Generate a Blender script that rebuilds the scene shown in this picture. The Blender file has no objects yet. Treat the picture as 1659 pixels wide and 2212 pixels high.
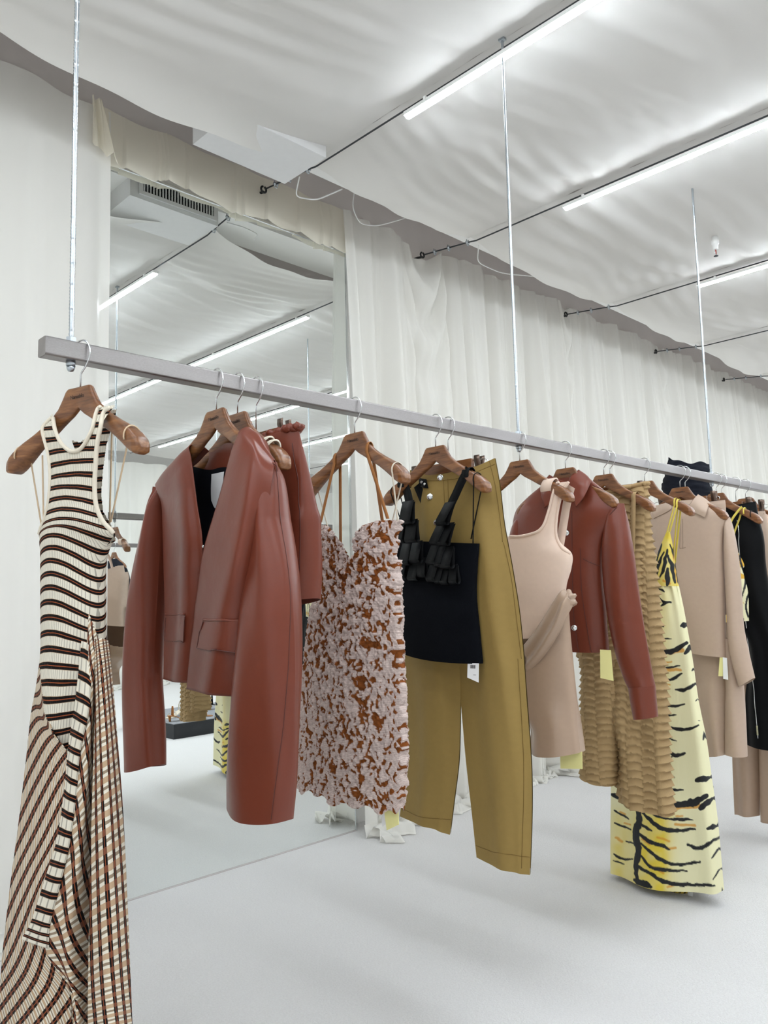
import bpy, math, random
import numpy as np
from mathutils import Vector, Matrix
random.seed(7); np.random.seed(7)
C = bpy.context.scene.collection
S = 1.6                      # metres per unit of rail distance
EYE = np.array([0.0, 0.0, 0.784 * S])
FPX, YAW, PITCH, ROLL = 1693.12, math.radians(44.347), math.radians(5.7816), math.radians(-1.3253)

# ------------------------------------------------------------------ camera
def cam_axes():
    f = np.array([math.sin(YAW) * math.cos(PITCH), math.cos(YAW) * math.cos(PITCH), math.sin(PITCH)])
    r = np.array([math.cos(YAW), -math.sin(YAW), 0.0]); u = np.cross(r, f)
    return r * math.cos(ROLL) + u * math.sin(ROLL), -r * math.sin(ROLL) + u * math.cos(ROLL), f
AX = np.array(cam_axes())
cd = bpy.data.cameras.new('camera'); cam = bpy.data.objects.new('camera', cd); C.objects.link(cam)
cd.sensor_fit = 'VERTICAL'; cd.sensor_height = 24.0; cd.lens = 24.0 * FPX / 2212.0
cd.clip_start = 0.05; cd.clip_end = 100
cam.matrix_world = Matrix([[AX[0][i], AX[1][i], -AX[2][i], EYE[i]] for i in range(3)] + [[0, 0, 0, 1]])
sc = bpy.context.scene; sc.camera = cam
# ------------------------------------------------------------------ world, exposure
w = bpy.data.worlds.new('World'); sc.world = w; w.use_nodes = True
w.node_tree.nodes['Background'].inputs[0].default_value = (0.9, 0.95, 1.0, 1)
w.node_tree.nodes['Background'].inputs[1].default_value = 0.6
sc.view_settings.view_transform = 'Standard'; sc.view_settings.look = 'None'
sc.view_settings.gamma = 1.0; sc.view_settings.use_curve_mapping = False
EXPOSURE = 1.56
LAMP_STRENGTH = 25.0
sc.view_settings.exposure = EXPOSURE
sc.cycles.use_denoising = True
sc.cycles.max_bounces = 10; sc.cycles.diffuse_bounces = 6; sc.cycles.transparent_max_bounces = 12
sc.cycles.sample_clamp_indirect = 8.0

# ------------------------------------------------------------------ helpers
def W(x, y, z):              # rail units, heights from the eye -> metres
    return np.array([x * S, y * S, (z + 0.784) * S])
def lin(h):
    h = h.lstrip('#'); c = [int(h[i:i + 2], 16) / 255 for i in (0, 2, 4)]
    return tuple(v / 12.92 if v <= 0.04045 else ((v + 0.055) / 1.055) ** 2.4 for v in c)
def ray(px, py):
    px = np.asarray(px, float); py = np.asarray(py, float)
    d = np.stack([(px - 829.5) / FPX, -(py - 1106.0) / FPX, np.ones_like(px)], -1)
    return d @ AX
def project(P):
    q = (np.asarray(P) - EYE) @ AX.T
    return 829.5 + FPX * q[..., 0] / q[..., 2], 1106.0 - FPX * q[..., 1] / q[..., 2]
def az_at(px, py=None):
    if py is None: py = np.interp(px, [102, 420, 1050, 1659], [795, 855, 985, 1098])
    r = ray(px, py); return r[0] / r[1]

def empty(name, loc, label=None, cat=None, group=None, kind=None):
    o = bpy.data.objects.new(name, None); C.objects.link(o); o.location = [float(v) for v in loc]
    o.empty_display_size = 0.05
    tag(o, label, cat, group, kind); return o
def tag(o, label=None, cat=None, group=None, kind=None):
    if label: o['label'] = label
    if cat: o['category'] = cat
    if group: o['group'] = group
    if kind: o['kind'] = kind
    return o
class MB:
    """collects quads and triangles of one mesh"""
    def __init__(s): s.V = []; s.F = []; s.UV = []; s.COL = []; s.n = 0; s.M = []
    def add(s, V, F, uv=None, col=None, mi=0):
        V = np.asarray(V, float).reshape(-1, 3)
        s.V.append(V); s.F += [tuple(int(i) + s.n for i in f) for f in F]; s.M += [mi] * len(F)
        s.UV.append(np.zeros((len(V), 2)) if uv is None else np.asarray(uv, float).reshape(-1, 2))
        s.COL.append(np.ones((len(V), 3)) if col is None else np.asarray(col, float).reshape(-1, 3))
        s.n += len(V); return s
    def grid(s, P, uv=None, col=None, mask=None, mi=0, flip=False):
        nv, nu = P.shape[:2]
        j, i = np.meshgrid(np.arange(nv - 1), np.arange(nu - 1), indexing='ij')
        a = (j * nu + i); F = np.stack([a, a + 1, a + nu + 1, a + nu], -1)
        if flip: F = F[..., ::-1]
        if mask is not None:
            keep = ~(mask[:-1, :-1] | mask[1:, :-1] | mask[:-1, 1:] | mask[1:, 1:]); F = F[keep]
        s.add(P, F.reshape(-1, 4), uv, col, mi); return s
    def box(s, a, b, mi=0):
        (x0, y0, z0), (x1, y1, z1) = a, b
        V = [(x0, y0, z0), (x1, y0, z0), (x1, y1, z0), (x0, y1, z0), (x0, y0, z1), (x1, y0, z1), (x1, y1, z1), (x0, y1, z1)]
        s.add(V, [(0, 3, 2, 1), (4, 5, 6, 7), (0, 1, 5, 4), (1, 2, 6, 5), (2, 3, 7, 6), (3, 0, 4, 7)], mi=mi); return s
    def bar(s, a, b, r, n=10, r2=None, caps=True):
        return s.path([a, b], r, n, caps=caps, r_end=r2)
    def path(s, pts, r, n=8, caps=True, r_end=None, flat=1.0, up=None):
        """tube along points; flat<1 squashes it into a ribbon"""
        P = np.asarray(pts, float); m = len(P)
        T = np.gradient(P, axis=0); T /= np.maximum(np.linalg.norm(T, axis=1, keepdims=True), 1e-9)
        ref = np.array(up if up is not None else (0.31, 0.95, 0.05), float)
        rings = []
        N = ref - T[0] * (ref @ T[0]); N /= np.linalg.norm(N)
        rr = np.broadcast_to(np.asarray(r, float), (m,)).copy()
        if r_end is not None: rr = np.linspace(float(rr[0]), r_end, m)
        ang = np.linspace(0, 2 * np.pi, n, endpoint=False)
        for k in range(m):
            if up is None: N = N - T[k] * (N @ T[k])
            else: N = ref - T[k] * (ref @ T[k])
            N /= max(np.linalg.norm(N), 1e-9); B = np.cross(T[k], N)
            rings.append(P[k] + rr[k] * (np.cos(ang)[:, None] * N * flat + np.sin(ang)[:, None] * B))
        V = np.concatenate(rings); F = []
        for k in range(m - 1):
            for i in range(n):
                a = k * n + i; b = k * n + (i + 1) % n
                F.append((a, b, b + n, a + n))
        if caps: F += [tuple(range(n))[::-1], tuple(range((m - 1) * n, m * n))]
        s.add(V, F); return s
    def ball(s, c, r, nu=14, nv=8, sc_=(1, 1, 1)):
        th = np.linspace(0, np.pi, nv); ph = np.linspace(0, 2 * np.pi, nu + 1)
        T, Ph = np.meshgrid(th, ph, indexing='ij')
        P = np.stack([np.sin(T) * np.cos(Ph) * sc_[0], np.sin(T) * np.sin(Ph) * sc_[1], -np.cos(T) * sc_[2]], -1) * r + np.asarray(c, float)
        return s.grid(P)
    def lathe(s, c, prof, n=16, axis=2, caps=True):
        ph = np.linspace(0, 2 * np.pi, n, endpoint=False); V = []; F = []
        for r, h in prof:
            q = np.zeros((n, 3)); o = [k for k in range(3) if k != axis]
            q[:, o[0]] = r * np.cos(ph); q[:, o[1]] = r * np.sin(ph); q[:, axis] = h; V.append(q + np.asarray(c, float))
        for k in range(len(prof) - 1):
            for i in range(n):
                F.append((k * n + i, k * n + (i + 1) % n, (k + 1) * n + (i + 1) % n, (k + 1) * n + i))
        if caps: F += [tuple(range(n))[::-1], tuple(range((len(prof) - 1) * n, len(prof) * n))]
        s.add(np.concatenate(V), F); return s
    def mesh(s, name, mats, smooth=True, origin=None, use_col=False):
        V = np.concatenate(s.V)
        if origin is not None: V = V - np.asarray(origin, float)
        me = bpy.data.meshes.new(name)
        nl = sum(len(f) for f in s.F)
        me.vertices.add(len(V)); me.vertices.foreach_set('co', V.astype(np.float32).ravel())
        lens = np.array([len(f) for f in s.F]); li = np.fromiter((i for f in s.F for i in f), dtype=np.int32, count=nl)
        me.loops.add(nl); me.loops.foreach_set('vertex_index', li)
        me.polygons.add(len(lens)); me.polygons.foreach_set('loop_start', np.concatenate([[0], np.cumsum(lens)[:-1]]).astype(np.int32))
        me.polygons.foreach_set('loop_total', lens.astype(np.int32))
        me.polygons.foreach_set('material_index', np.array(s.M, dtype=np.int32))
        me.polygons.foreach_set('use_smooth', np.full(len(lens), bool(smooth)))
        uvl = me.uv_layers.new(name='UVMap'); UV = np.concatenate(s.UV)[li]
        uvl.data.foreach_set('uv', UV.astype(np.float32).ravel())
        if use_col:
            at = me.color_attributes.new('Col', 'FLOAT_COLOR', 'POINT')
            c4 = np.concatenate([np.concatenate(s.COL), np.ones((len(V), 1))], 1)
            at.data.foreach_set('color', c4.astype(np.float32).ravel())
        for m in (mats if isinstance(mats, (list, tuple)) else [mats]): me.materials.append(m)
        me.update(); me.validate(); return me
    def build(s, name, mats, parent=None, smooth=True, origin=None, label=None, cat=None, group=None, kind=None, use_col=False, thick=None):
        org = origin
        if parent is not None: org = WLOC[parent.name]
        me = s.mesh(name, mats, smooth, org, use_col)
        o = bpy.data.objects.new(name, me); C.objects.link(o)
        if parent is not None: o.parent = parent; WLOC[o.name] = WLOC[parent.name]
        else:
            o.location = (0, 0, 0) if origin is None else [float(v) for v in origin]
            WLOC[o.name] = np.array([0.0, 0, 0]) if origin is None else np.asarray(origin, float)
        if thick:
            md = o.modifiers.new('Solidify', 'SOLIDIFY'); md.thickness = thick; md.offset = -1
        return tag(o, label, cat, group, kind)
WLOC = {}
def thing(name, loc, label, cat, group=None):
    o = empty(name, loc, label, cat, group); WLOC[o.name] = np.asarray(loc, float); return o

# ------------------------------------------------------------------ materials
class NT:
    def __init__(s, name):
        s.m = bpy.data.materials.new(name); s.m.use_nodes = True; s.t = s.m.node_tree
        s.b = s.t.nodes['Principled BSDF']; s.out = s.t.nodes['Material Output']
    def n(s, typ, **kw):
        x = s.t.nodes.new(typ)
        for k, v in kw.items():
            if k.startswith('i_'):
                key = k[2:]; key = int(key) if key.isdigit() else key.replace('_', ' ')
                s.set(x.inputs[key], v)
            else: setattr(x, k, v)
        return x
    def set(s, inp, v):
        if isinstance(v, bpy.types.NodeSocket): s.t.links.new(v, inp)
        else:
            if isinstance(v, (tuple, list)) and len(v) == 3 and inp.type == 'RGBA': v = (*v, 1)
            inp.default_value = v
    def math(s, op, a, b=None, c=None, clamp=False):
        x = s.n('ShaderNodeMath', operation=op, use_clamp=clamp); s.set(x.inputs[0], a)
        if b is not None: s.set(x.inputs[1], b)
        if c is not None: s.set(x.inputs[2], c)
        return x.outputs[0]
    def mix(s, f, a, b):
        x = s.n('ShaderNodeMix', data_type='RGBA'); s.set(x.inputs['Factor'], f)
        s.set(x.inputs[6], a); s.set(x.inputs[7], b); return x.outputs[2]
    def uv(s, sx=1, sy=1, sz=1, rot=0):
        tc = s.n('ShaderNodeTexCoord'); mp = s.n('ShaderNodeMapping'); s.t.links.new(tc.outputs['UV'], mp.inputs[0])
        mp.inputs['Scale'].default_value = (sx, sy, sz); mp.inputs['Rotation'].default_value = (0, 0, rot); return mp.outputs[0]
    def obj(s, sx=1, sy=1, sz=1):
        tc = s.n('ShaderNodeTexCoord'); mp = s.n('ShaderNodeMapping'); s.t.links.new(tc.outputs['Object'], mp.inputs[0])
        mp.inputs['Scale'].default_value = (sx, sy, sz); return mp.outputs[0]
    def xyz(s, v):
        x = s.n('ShaderNodeSeparateXYZ'); s.t.links.new(v, x.inputs[0]); return x.outputs
    def noise(s, v, scale, detail=3, rough=0.5, dist=0):
        x = s.n('ShaderNodeTexNoise'); s.t.links.new(v, x.inputs['Vector']); x.inputs['Scale'].default_value = scale
        x.inputs['Detail'].default_value = detail; x.inputs['Roughness'].default_value = rough; x.inputs['Distortion'].default_value = dist; return x.outputs[0]
    def ramp(s, f, stops, interp='LINEAR'):
        x = s.n('ShaderNodeValToRGB'); s.t.links.new(f, x.inputs[0]); cr = x.color_ramp; cr.interpolation = interp
        while len(cr.elements) < len(stops): cr.elements.new(0.5)
        for e, (p, c) in zip(cr.elements, stops): e.position = p; e.color = (*c, 1) if len(c) == 3 else c
        return x.outputs[0]
    def bump(s, h, strength=0.3, dist=0.001, normal=None):
        x = s.n('ShaderNodeBump'); s.t.links.new(h, x.inputs['Height']); x.inputs['Strength'].default_value = strength; x.inputs['Distance'].default_value = dist
        if normal is not None: s.t.links.new(normal, x.inputs['Normal'])
        s.t.links.new(x.outputs[0], s.b.inputs['Normal']); return x.outputs[0]
    def base(s, c=None, rough=None, metal=None, spec=None, coat=None, sheen=None):
        if c is not None: s.set(s.b.inputs['Base Color'], c)
        if rough is not None: s.set(s.b.inputs['Roughness'], rough)
        if metal is not None: s.b.inputs['Metallic'].default_value = metal
        if spec is not None: s.b.inputs['Specular IOR Level'].default_value = spec
        if coat is not None: s.b.inputs['Coat Weight'].default_value = coat; s.b.inputs['Coat Roughness'].default_value = 0.25
        if sheen is not None: s.b.inputs['Sheen Weight'].default_value = sheen; s.b.inputs['Sheen Roughness'].default_value = 0.5
        return s
def plain(name, hexc, rough=0.6, metal=0, spec=0.5, noise_amt=0.06, nscale=30, **kw):
    t = NT(name); v = t.obj(); n = t.noise(v, nscale, 3)
    c = np.array(lin(hexc)); t.base(t.mix(n, tuple(c * (1 - noise_amt)), tuple(np.minimum(c * (1 + noise_amt), 1))), rough, metal, spec, **kw); return t
M = {}
def cloth(key, hexc, rough=0.75, weave=1400, bump=0.25, sheen=0.0, spec=0.3, wrinkle=0.0, amt=0.05):
    t = NT(key); uv = t.uv(); c = np.array(lin(hexc))
    n = t.noise(uv, 60, 4); t.base(t.mix(n, tuple(c * (1 - amt)), tuple(np.minimum(c * (1 + amt), 1))), rough, 0, spec, sheen=sheen)
    wv = t.n('ShaderNodeTexWave', i_Scale=weave / 6.3); t.t.links.new(t.uv(rot=0.6), wv.inputs[0])
    h = t.math('MULTIPLY', wv.outputs[1], 0.12)
    if wrinkle: h = t.math('ADD', h, t.math('MULTIPLY', t.noise(t.uv(6, 1.2), 4, 3, 0.6, 0.6), wrinkle))
    t.bump(h, bump, 0.004); M[key] = t.m; return t
def leather(key, hexc, rough=0.36, spec=0.5):
    t = NT(key); uv = t.uv(); c = np.array(lin(hexc))
    n = t.noise(uv, 9, 3, 0.6); t.base(t.mix(n, tuple(c * 0.93), tuple(c * 1.07)), rough, 0, spec)
    g = t.noise(uv, 900, 2); b = t.noise(uv, 14, 3, 0.55, 0.4)
    t.bump(t.math('ADD', t.math('MULTIPLY', g, 0.05), t.math('MULTIPLY', b, 0.9)), 0.22, 0.006)
    t.set(t.b.inputs['Roughness'], t.math('ADD', t.math('MULTIPLY', t.noise(uv, 25, 3), 0.12), rough - 0.06)); M[key] = t.m
leather('leather_brown', '#6e3424', 0.33, 0.36)
leather('leather_black', '#060709', 0.5, 0.12)
cloth('lining_navy', '#070a13', 0.8, spec=0.15); cloth('black_knit', '#06080e', 0.9, 900, 0.35, amt=0.1, spec=0.12)
cloth('khaki', '#8f7640', 0.72, 1500, 0.35, wrinkle=0.25, amt=0.07)
cloth('blush_knit', '#dfc7b6', 0.7, 1300, 0.2, wrinkle=0.1); cloth('satin_beige', '#a88f7b', 0.34, 1800, 0.1, wrinkle=0.3, spec=0.5)
cloth('beige_crepe', '#b7a08e', 0.5, 1800, 0.15, wrinkle=0.15, spec=0.4)
cloth('tan_knit', '#a58a62', 0.8, 1000, 0.4, amt=0.09); cloth('navy_crinkle', '#090d1a', 0.85, 800, 0.4, wrinkle=1.0)
cloth('cream_tape', '#d9cfbd', 0.75); cloth('tan_tape', '#9a6432', 0.55); cloth('pale_tape', '#cdb495', 0.7); cloth('black_tape', '#07080b', 0.7, spec=0.2)
cloth('yellow_card', '#efe9a2', 0.6, bump=0.02); cloth('white_card', '#f0f0f0', 0.5, bump=0.02); cloth('yellow_tape', '#d9c65a', 0.7)
M['steel'] = plain('galvanized_steel', '#b9c0c6', 0.28, 1.0, nscale=120).m
M['chrome'] = plain('chrome', '#d5d7d8', 0.12, 1.0, noise_amt=0.02).m
M['dark_metal'] = plain('dark_metal', '#4a4d50', 0.45, 0.8).m
M['bronze_clip'] = plain('bronze_clip', '#6b5a50', 0.3, 0.9).m
M['rubber'] = plain('black_rubber', '#1a1b1c', 0.5).m
M['white_plastic'] = plain('white_plastic', '#eeeeec', 0.4, noise_amt=0.02).m
M['white_metal'] = plain('white_painted_metal', '#e2e2e2', 0.45, noise_amt=0.03).m
M['ink'] = plain('dark_ink', '#241610', 0.6).m
M['vent_dark'] = plain('vent_dark', '#15171a', 0.8).m
t = plain('raw_steel_tube', '#a3a2a8', 0.34, 1.0, nscale=20); v = t.obj(1, 4, 4); n1 = t.noise(v, 160, 4, 0.7); n2 = t.noise(t.obj(0.6, 3, 3), 6, 3)
t.base(t.mix(t.math('ADD', t.math('MULTIPLY', n1, 0.6), t.math('MULTIPLY', n2, 0.5)), lin('#6a6666'), lin('#aaa5a4')), t.math('ADD', t.math('MULTIPLY', n1, 0.25), 0.25), 1.0); M['rail_steel'] = t.m
# hanger wood: long grain in the local u direction
t = NT('walnut_wood'); v = t.obj(1, 3.0, 9); n1 = t.noise(v, 9, 4, 0.6, 0.6); n2 = t.noise(t.obj(1, 10, 60), 14, 3)
f_ = t.math('ADD', t.math('MULTIPLY', n1, 0.75), t.math('MULTIPLY', n2, 0.3))
t.base(t.ramp(f_, [(0.3, lin('#472a17')), (0.5, lin('#734829')), (0.7, lin('#95663e'))]), 0.3, 0, 0.5); t.bump(n2, 0.06, 0.001); M['wood'] = t.m
t = NT('walnut_endgrain'); n1 = t.noise(t.obj(1, 1, 1), 30, 4, 0.6, 0.5); t.base(t.mix(n1, lin('#3c2620'), lin('#7d5644')), 0.28); M['wood_end'] = t.m
# carpet
t = NT('carpet'); v = t.obj(); n1 = t.noise(v, 150, 4, 0.75); n2 = t.noise(v, 2.2, 3, 0.6, 0.8); n3 = t.noise(v, 60, 3, 0.7)
c1 = t.mix(n1, lin('#d3d0ce'), lin('#fcfbfa')); t.base(t.mix(t.math('MULTIPLY', n2, 0.5), c1, lin('#f0eeed')), 1.0, 0, 0.1)
t.bump(t.math('ADD', n1, t.math('MULTIPLY', n3, 0.8)), 0.8, 0.01); M['carpet'] = t.m
# ceiling cloth
t = NT('ceiling_cloth'); c = lin('#efede9'); t.base(c, 0.85, 0, 0.2); v = t.obj()
sx = t.noise(t.obj(0.25, 3.0, 1), 2.5, 2, 0.45, 0.2); t.bump(sx, 0.18, 0.03)
tl = t.n('ShaderNodeBsdfTranslucent', i_Color=c); ms = t.n('ShaderNodeMixShader', i_0=0.28); t.t.links.new(t.b.outputs[0], ms.inputs[1]); t.t.links.new(tl.outputs[0], ms.inputs[2]); t.t.links.new(ms.outputs[0], t.out.inputs[0]); M['ceiling_cloth'] = t.m
def sheer(key, hexc, alpha, trans=0.35):
    t = NT(key); nt = t.t; c = lin(hexc)
    dif = t.n('ShaderNodeBsdfDiffuse', i_Color=c); tra = t.n('ShaderNodeBsdfTranslucent', i_Color=c); tr = t.n('ShaderNodeBsdfTransparent')
    m1 = t.n('ShaderNodeMixShader', i_0=trans); nt.links.new(dif.outputs[0], m1.inputs[1]); nt.links.new(tra.outputs[0], m1.inputs[2])
    wv = t.noise(t.obj(1, 1, 1), 700, 1)
    bp = t.n('ShaderNodeBump', i_Strength=0.08, i_Distance=0.002); nt.links.new(wv, bp.inputs['Height']); nt.links.new(bp.outputs[0], dif.inputs['Normal'])
    m2 = t.n('ShaderNodeMixShader', i_0=alpha); nt.links.new(tr.outputs[0], m2.inputs[1]); nt.links.new(m1.outputs[0], m2.inputs[2])
    nt.links.new(m2.outputs[0], t.out.inputs[0]); M[key] = t.m
sheer('sheer_cream', '#f3f1eb', 0.83, 0.2); sheer('sheer_valance', '#f8f2e2', 0.80); sheer('sheer_pool', '#f7f5ef', 0.97)
M['wall_white'] = plain('wall_white_paint', '#f6f5f3', 0.85, noise_amt=0.02, nscale=4).m
M['wall_grey_shade'] = plain('wall_grey_beam_shade', '#dcd5d1', 0.9, noise_amt=0.05, nscale=8).m
M['slab'] = plain('ceiling_slab', '#bdb6b4', 0.9, noise_amt=0.06, nscale=6).m
t = NT('mirror_glass'); t.base((0.90, 0.93, 0.915), 0.0, 1.0); M['mirror'] = t.m
t = NT('lamp_tube'); t.b.inputs['Emission Color'].default_value = (0.86, 0.935, 1.0, 1); t.b.inputs['Emission Strength'].default_value = LAMP_STRENGTH; t.base((0.9, 0.9, 0.9)); M['tube'] = t.m

# ------------------------------------------------------------------ the room
def slab(name, a, b, mat, kind='structure'):
    return MB().box(W(*a), W(*b)).build(name, M[mat], smooth=False, kind=kind)
FZ = -0.784
slab('floor', (-2.4, -3.6, FZ - 0.06), (9.6, 2.2, FZ), 'carpet')
slab('wall_far', (-2.4, 2.06, FZ), (9.6, 2.2, 1.5), 'wall_white')
slab('wall_near', (-2.4, -3.6, FZ), (9.6, -3.45, 1.5), 'wall_white')
slab('wall_left', (-2.55, -3.6, FZ), (-2.4, 2.2, 1.5), 'wall_white')
slab('wall_right', (9.6, -3.6, FZ), (9.75, 2.2, 1.5), 'wall_white')
slab('ceiling', (-2.4, -3.6, 1.5), (9.6, 2.2, 1.6), 'slab')
slab('trim_shade_1', (-2.4, 2.045, 1.315), (9.6, 2.06, 1.5), 'wall_grey_shade')  # grey upper wall strip; the beam's shade is put into its colour
slab('trim_2', (-2.4, 1.62, 1.300), (9.6, 1.80, 1.5), 'wall_white')

# ---- mirror
mr = thing('wall_mirror', W(1.34, 2.02, FZ), 'tall wall mirror standing on carpet between the cream curtains', 'mirror')
MX0, MX1, MZ1 = 0.893, 1.79, 1.2
MB().box(W(MX0, 2.0, FZ), W(MX1, 2.012, MZ1)).build('glass', M['mirror'], mr, smooth=False)
b = MB(); e = 0.006
b.box(W(MX0 - e, 1.997, FZ), W(MX0, 2.02, MZ1)); b.box(W(MX1, 1.997, FZ), W(MX1 + e, 2.02, MZ1)); b.box(W(MX0 - e, 1.997, MZ1), W(MX1 + e, 2.02, MZ1 + e))
b.build('frame', M['chrome'], mr, smooth=False)
MB().box(W(MX0, 1.9955, FZ), W(MX1, 2.0, FZ + .0022)).build('floor_edge', M['slab'], mr, smooth=False)
MB().box(W(MX0, 2.012, FZ), W(MX1, 2.03, MZ1)).build('backing', M['dark_metal'], mr, smooth=False)

# ---- curtains
def fold_sum(x, seed, base, amp, n=5):
    r = np.random.RandomState(seed); y = np.zeros_like(x)
    for k in range(n):
        f = base * (0.5 + 1.5 * k / n) * r.uniform(0.8, 1.25); ph = r.uniform(0, 6.28)
        y += amp / (1 + 0.5 * k) * np.sin(f * x + ph + 0.8 * np.sin(f * 0.31 * x + ph * 2))
    return y
def curtain(name, label, x0, x1, yt, yb, zt, seed, base=14, amp=0.012, nx=300, pool=0.12, mat='sheer_cream', swag=None, sgn=1, flare=None):
    """cloth hung from x0 to x1 (rail units); sgn=1 hangs in front of the far wall, -1 in front of the near one"""
    x = np.linspace(x0, x1, nx); nzv = 70
    t = np.linspace(0, 1, nzv); P = np.zeros((nzv + 12, nx, 3)); r = np.random.RandomState(seed)
    top = zt + 0.006 * np.sin(x * 9 + seed) - 0.012 * np.abs(np.sin(x * 11.3 + seed * 1.7)) ** 3
    sw = np.zeros_like(x)
    if swag: 
        for (a, c, dep) in swag:
            q = np.clip((x - a) / (c - a), 0, 1); sw += dep * 4 * q * (1 - q)
    top = top - sw
    for j in range(nzv):
        tt = t[j]; z = top + (FZ + 0.02 - top) * tt
        env = 0.35 + 0.65 * min(1, tt * 3.0 + 0.1)
        calm = 1.0
        if swag:
            for (a, c, dep) in swag:
                q = np.clip((x - a) / (c - a), 0, 1); calm = calm * (1 - .85 * 4 * q * (1 - q) * math.exp(-((tt - .08) / .16) ** 2))
        env = env * calm
        y = yt + (yb - yt) * tt ** 0.6 + fold_sum(x, seed, base, amp) * env * S + fold_sum(x, seed + 9, base * 1.9, amp * 0.35) * min(1, tt * 2.5) * S * sgn
        if swag:
            for (a, c, dep) in swag:
                q = np.clip((x - a) / (c - a), 0, 1); U = 4 * q * (1 - q)
                fade = math.exp(-((tt - 0.08) / 0.16) ** 2)
                y -= sgn * fade * U ** 0.8 * (0.014 + 0.030 * np.sin(58 * tt - 9.0 * U ** 0.7) * min(1, dep / .05))
        P[j] = np.stack([x * S, y * S, (z + 0.784) * S], -1)
    out = pool * (0.7 + 0.5 * np.sin(x * 5.1 + seed) + 0.35 * np.sin(x * 17 + seed * 3))
    out = np.clip(out, 0.02, 1)
    if flare is not None: out = out * flare(x)
    for m in range(12):
        q = (m + 1) / 12; prev = P[nzv - 1]
        yy = prev[:, 1] - sgn * out * q
        hump = (0.03 + 0.022 * np.sin(x * 23 + m * 1.1) + 0.018 * np.sin(x * 51 - m * 1.9 + seed)) * (1 - q) ** 0.5 + 0.006 * np.sin(x * 70 + m * 2.3) * (1 - q) + 0.004
        P[nzv + m] = np.stack([prev[:, 0] + 0.02 * np.sin(x * 31 + m * .7), yy, np.maximum(hump * (0.4 + out / max(pool, 1e-3)), 0.003)], -1)
    b = MB().grid(P[:nzv + 1], mi=0); b.grid(P[nzv:], mi=1)
    return b.build(name, [M[mat], M['sheer_pool']], label=label, cat='curtain')
curtain('curtain', 'sheer cream curtain left of the mirror behind the striped dress', -1.2, 0.912, 1.975, 1.94, 1.35, 3, base=34, amp=0.0065, nx=420, pool=0.10)
curtain('curtain', 'long sheer cream curtain right of the mirror, swagged at the top', 1.765, 7.2, 1.985, 1.945, 1.352, 11, base=62, amp=0.0125, nx=2000, pool=0.13, swag=[(2.06, 2.29, 0.062), (3.1, 3.22, 0.03), (4.08, 4.2, 0.03)])
curtain('curtain', 'white curtain across the back of the room, seen in the mirror', -2.2, 3.57, -2.5, -2.46, 1.2, 21, base=40, amp=0.008, nx=700, pool=0.05, sgn=-1)
curtain('curtain', 'recessed white curtain beside the back curtain, seen in mirror', 3.6, 9.3, -3.2, -3.16, 1.2, 29, base=40, amp=0.008, nx=700, pool=0.05, sgn=-1)
# valance pinned above the mirror
x = np.linspace(0.86, 1.80, 240); nz = 40; P = np.zeros((nz, 240, 3))
rr = np.random.RandomState(5); pl = np.sort(rr.uniform(0.88, 1.78, 11))
step = np.zeros_like(x)
for p_ in pl: step += 0.010 * np.exp(-np.clip(x - p_, 0, 9) * 26) * (x > p_) 
for j in range(nz):
    tt = j / (nz - 1); top = 1.352 - 0.004 * np.abs(np.sin(x * 14)); bot = 1.196 + 0.006 * np.sin(x * 17 + 1) + 0.004 * np.sin(x * 41)
    y = 1.990 - 0.008 * math.sin(tt * 3.0) - step * (0.3 + tt) - 0.004 * np.sin(x * 30 + 3 * tt)
    P[j] = np.stack([x * S, y * S, (top + (bot - top) * tt + 0.784) * S], -1)
MB().grid(P).build('valance', M['sheer_valance'], label='sheer cream valance gathered above the mirror', cat='valance')
x = np.linspace(0, 1, 40); P = np.zeros((40, 40, 3))
for j in range(40):
    tt = j / 39; wd = 0.03 + 0.045 * tt
    X = 0.855 + wd * (x - 0.35) + 0.02 * tt; y = 1.958 - 0.008 * np.sin(x * 9 + 1) - 0.004 * np.sin(x * 22 + tt * 4)
    P[j] = np.stack([X * S, y * S, (1.348 - (0.13 + 0.025 * x + 0.008 * np.sin(x * 14)) * tt + 0.784) * S], -1)
MB().grid(P).build('valance_tail', M['sheer_valance'], label='loose cream cloth tail hanging at the mirror\'s top left corner', cat='valance')

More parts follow.
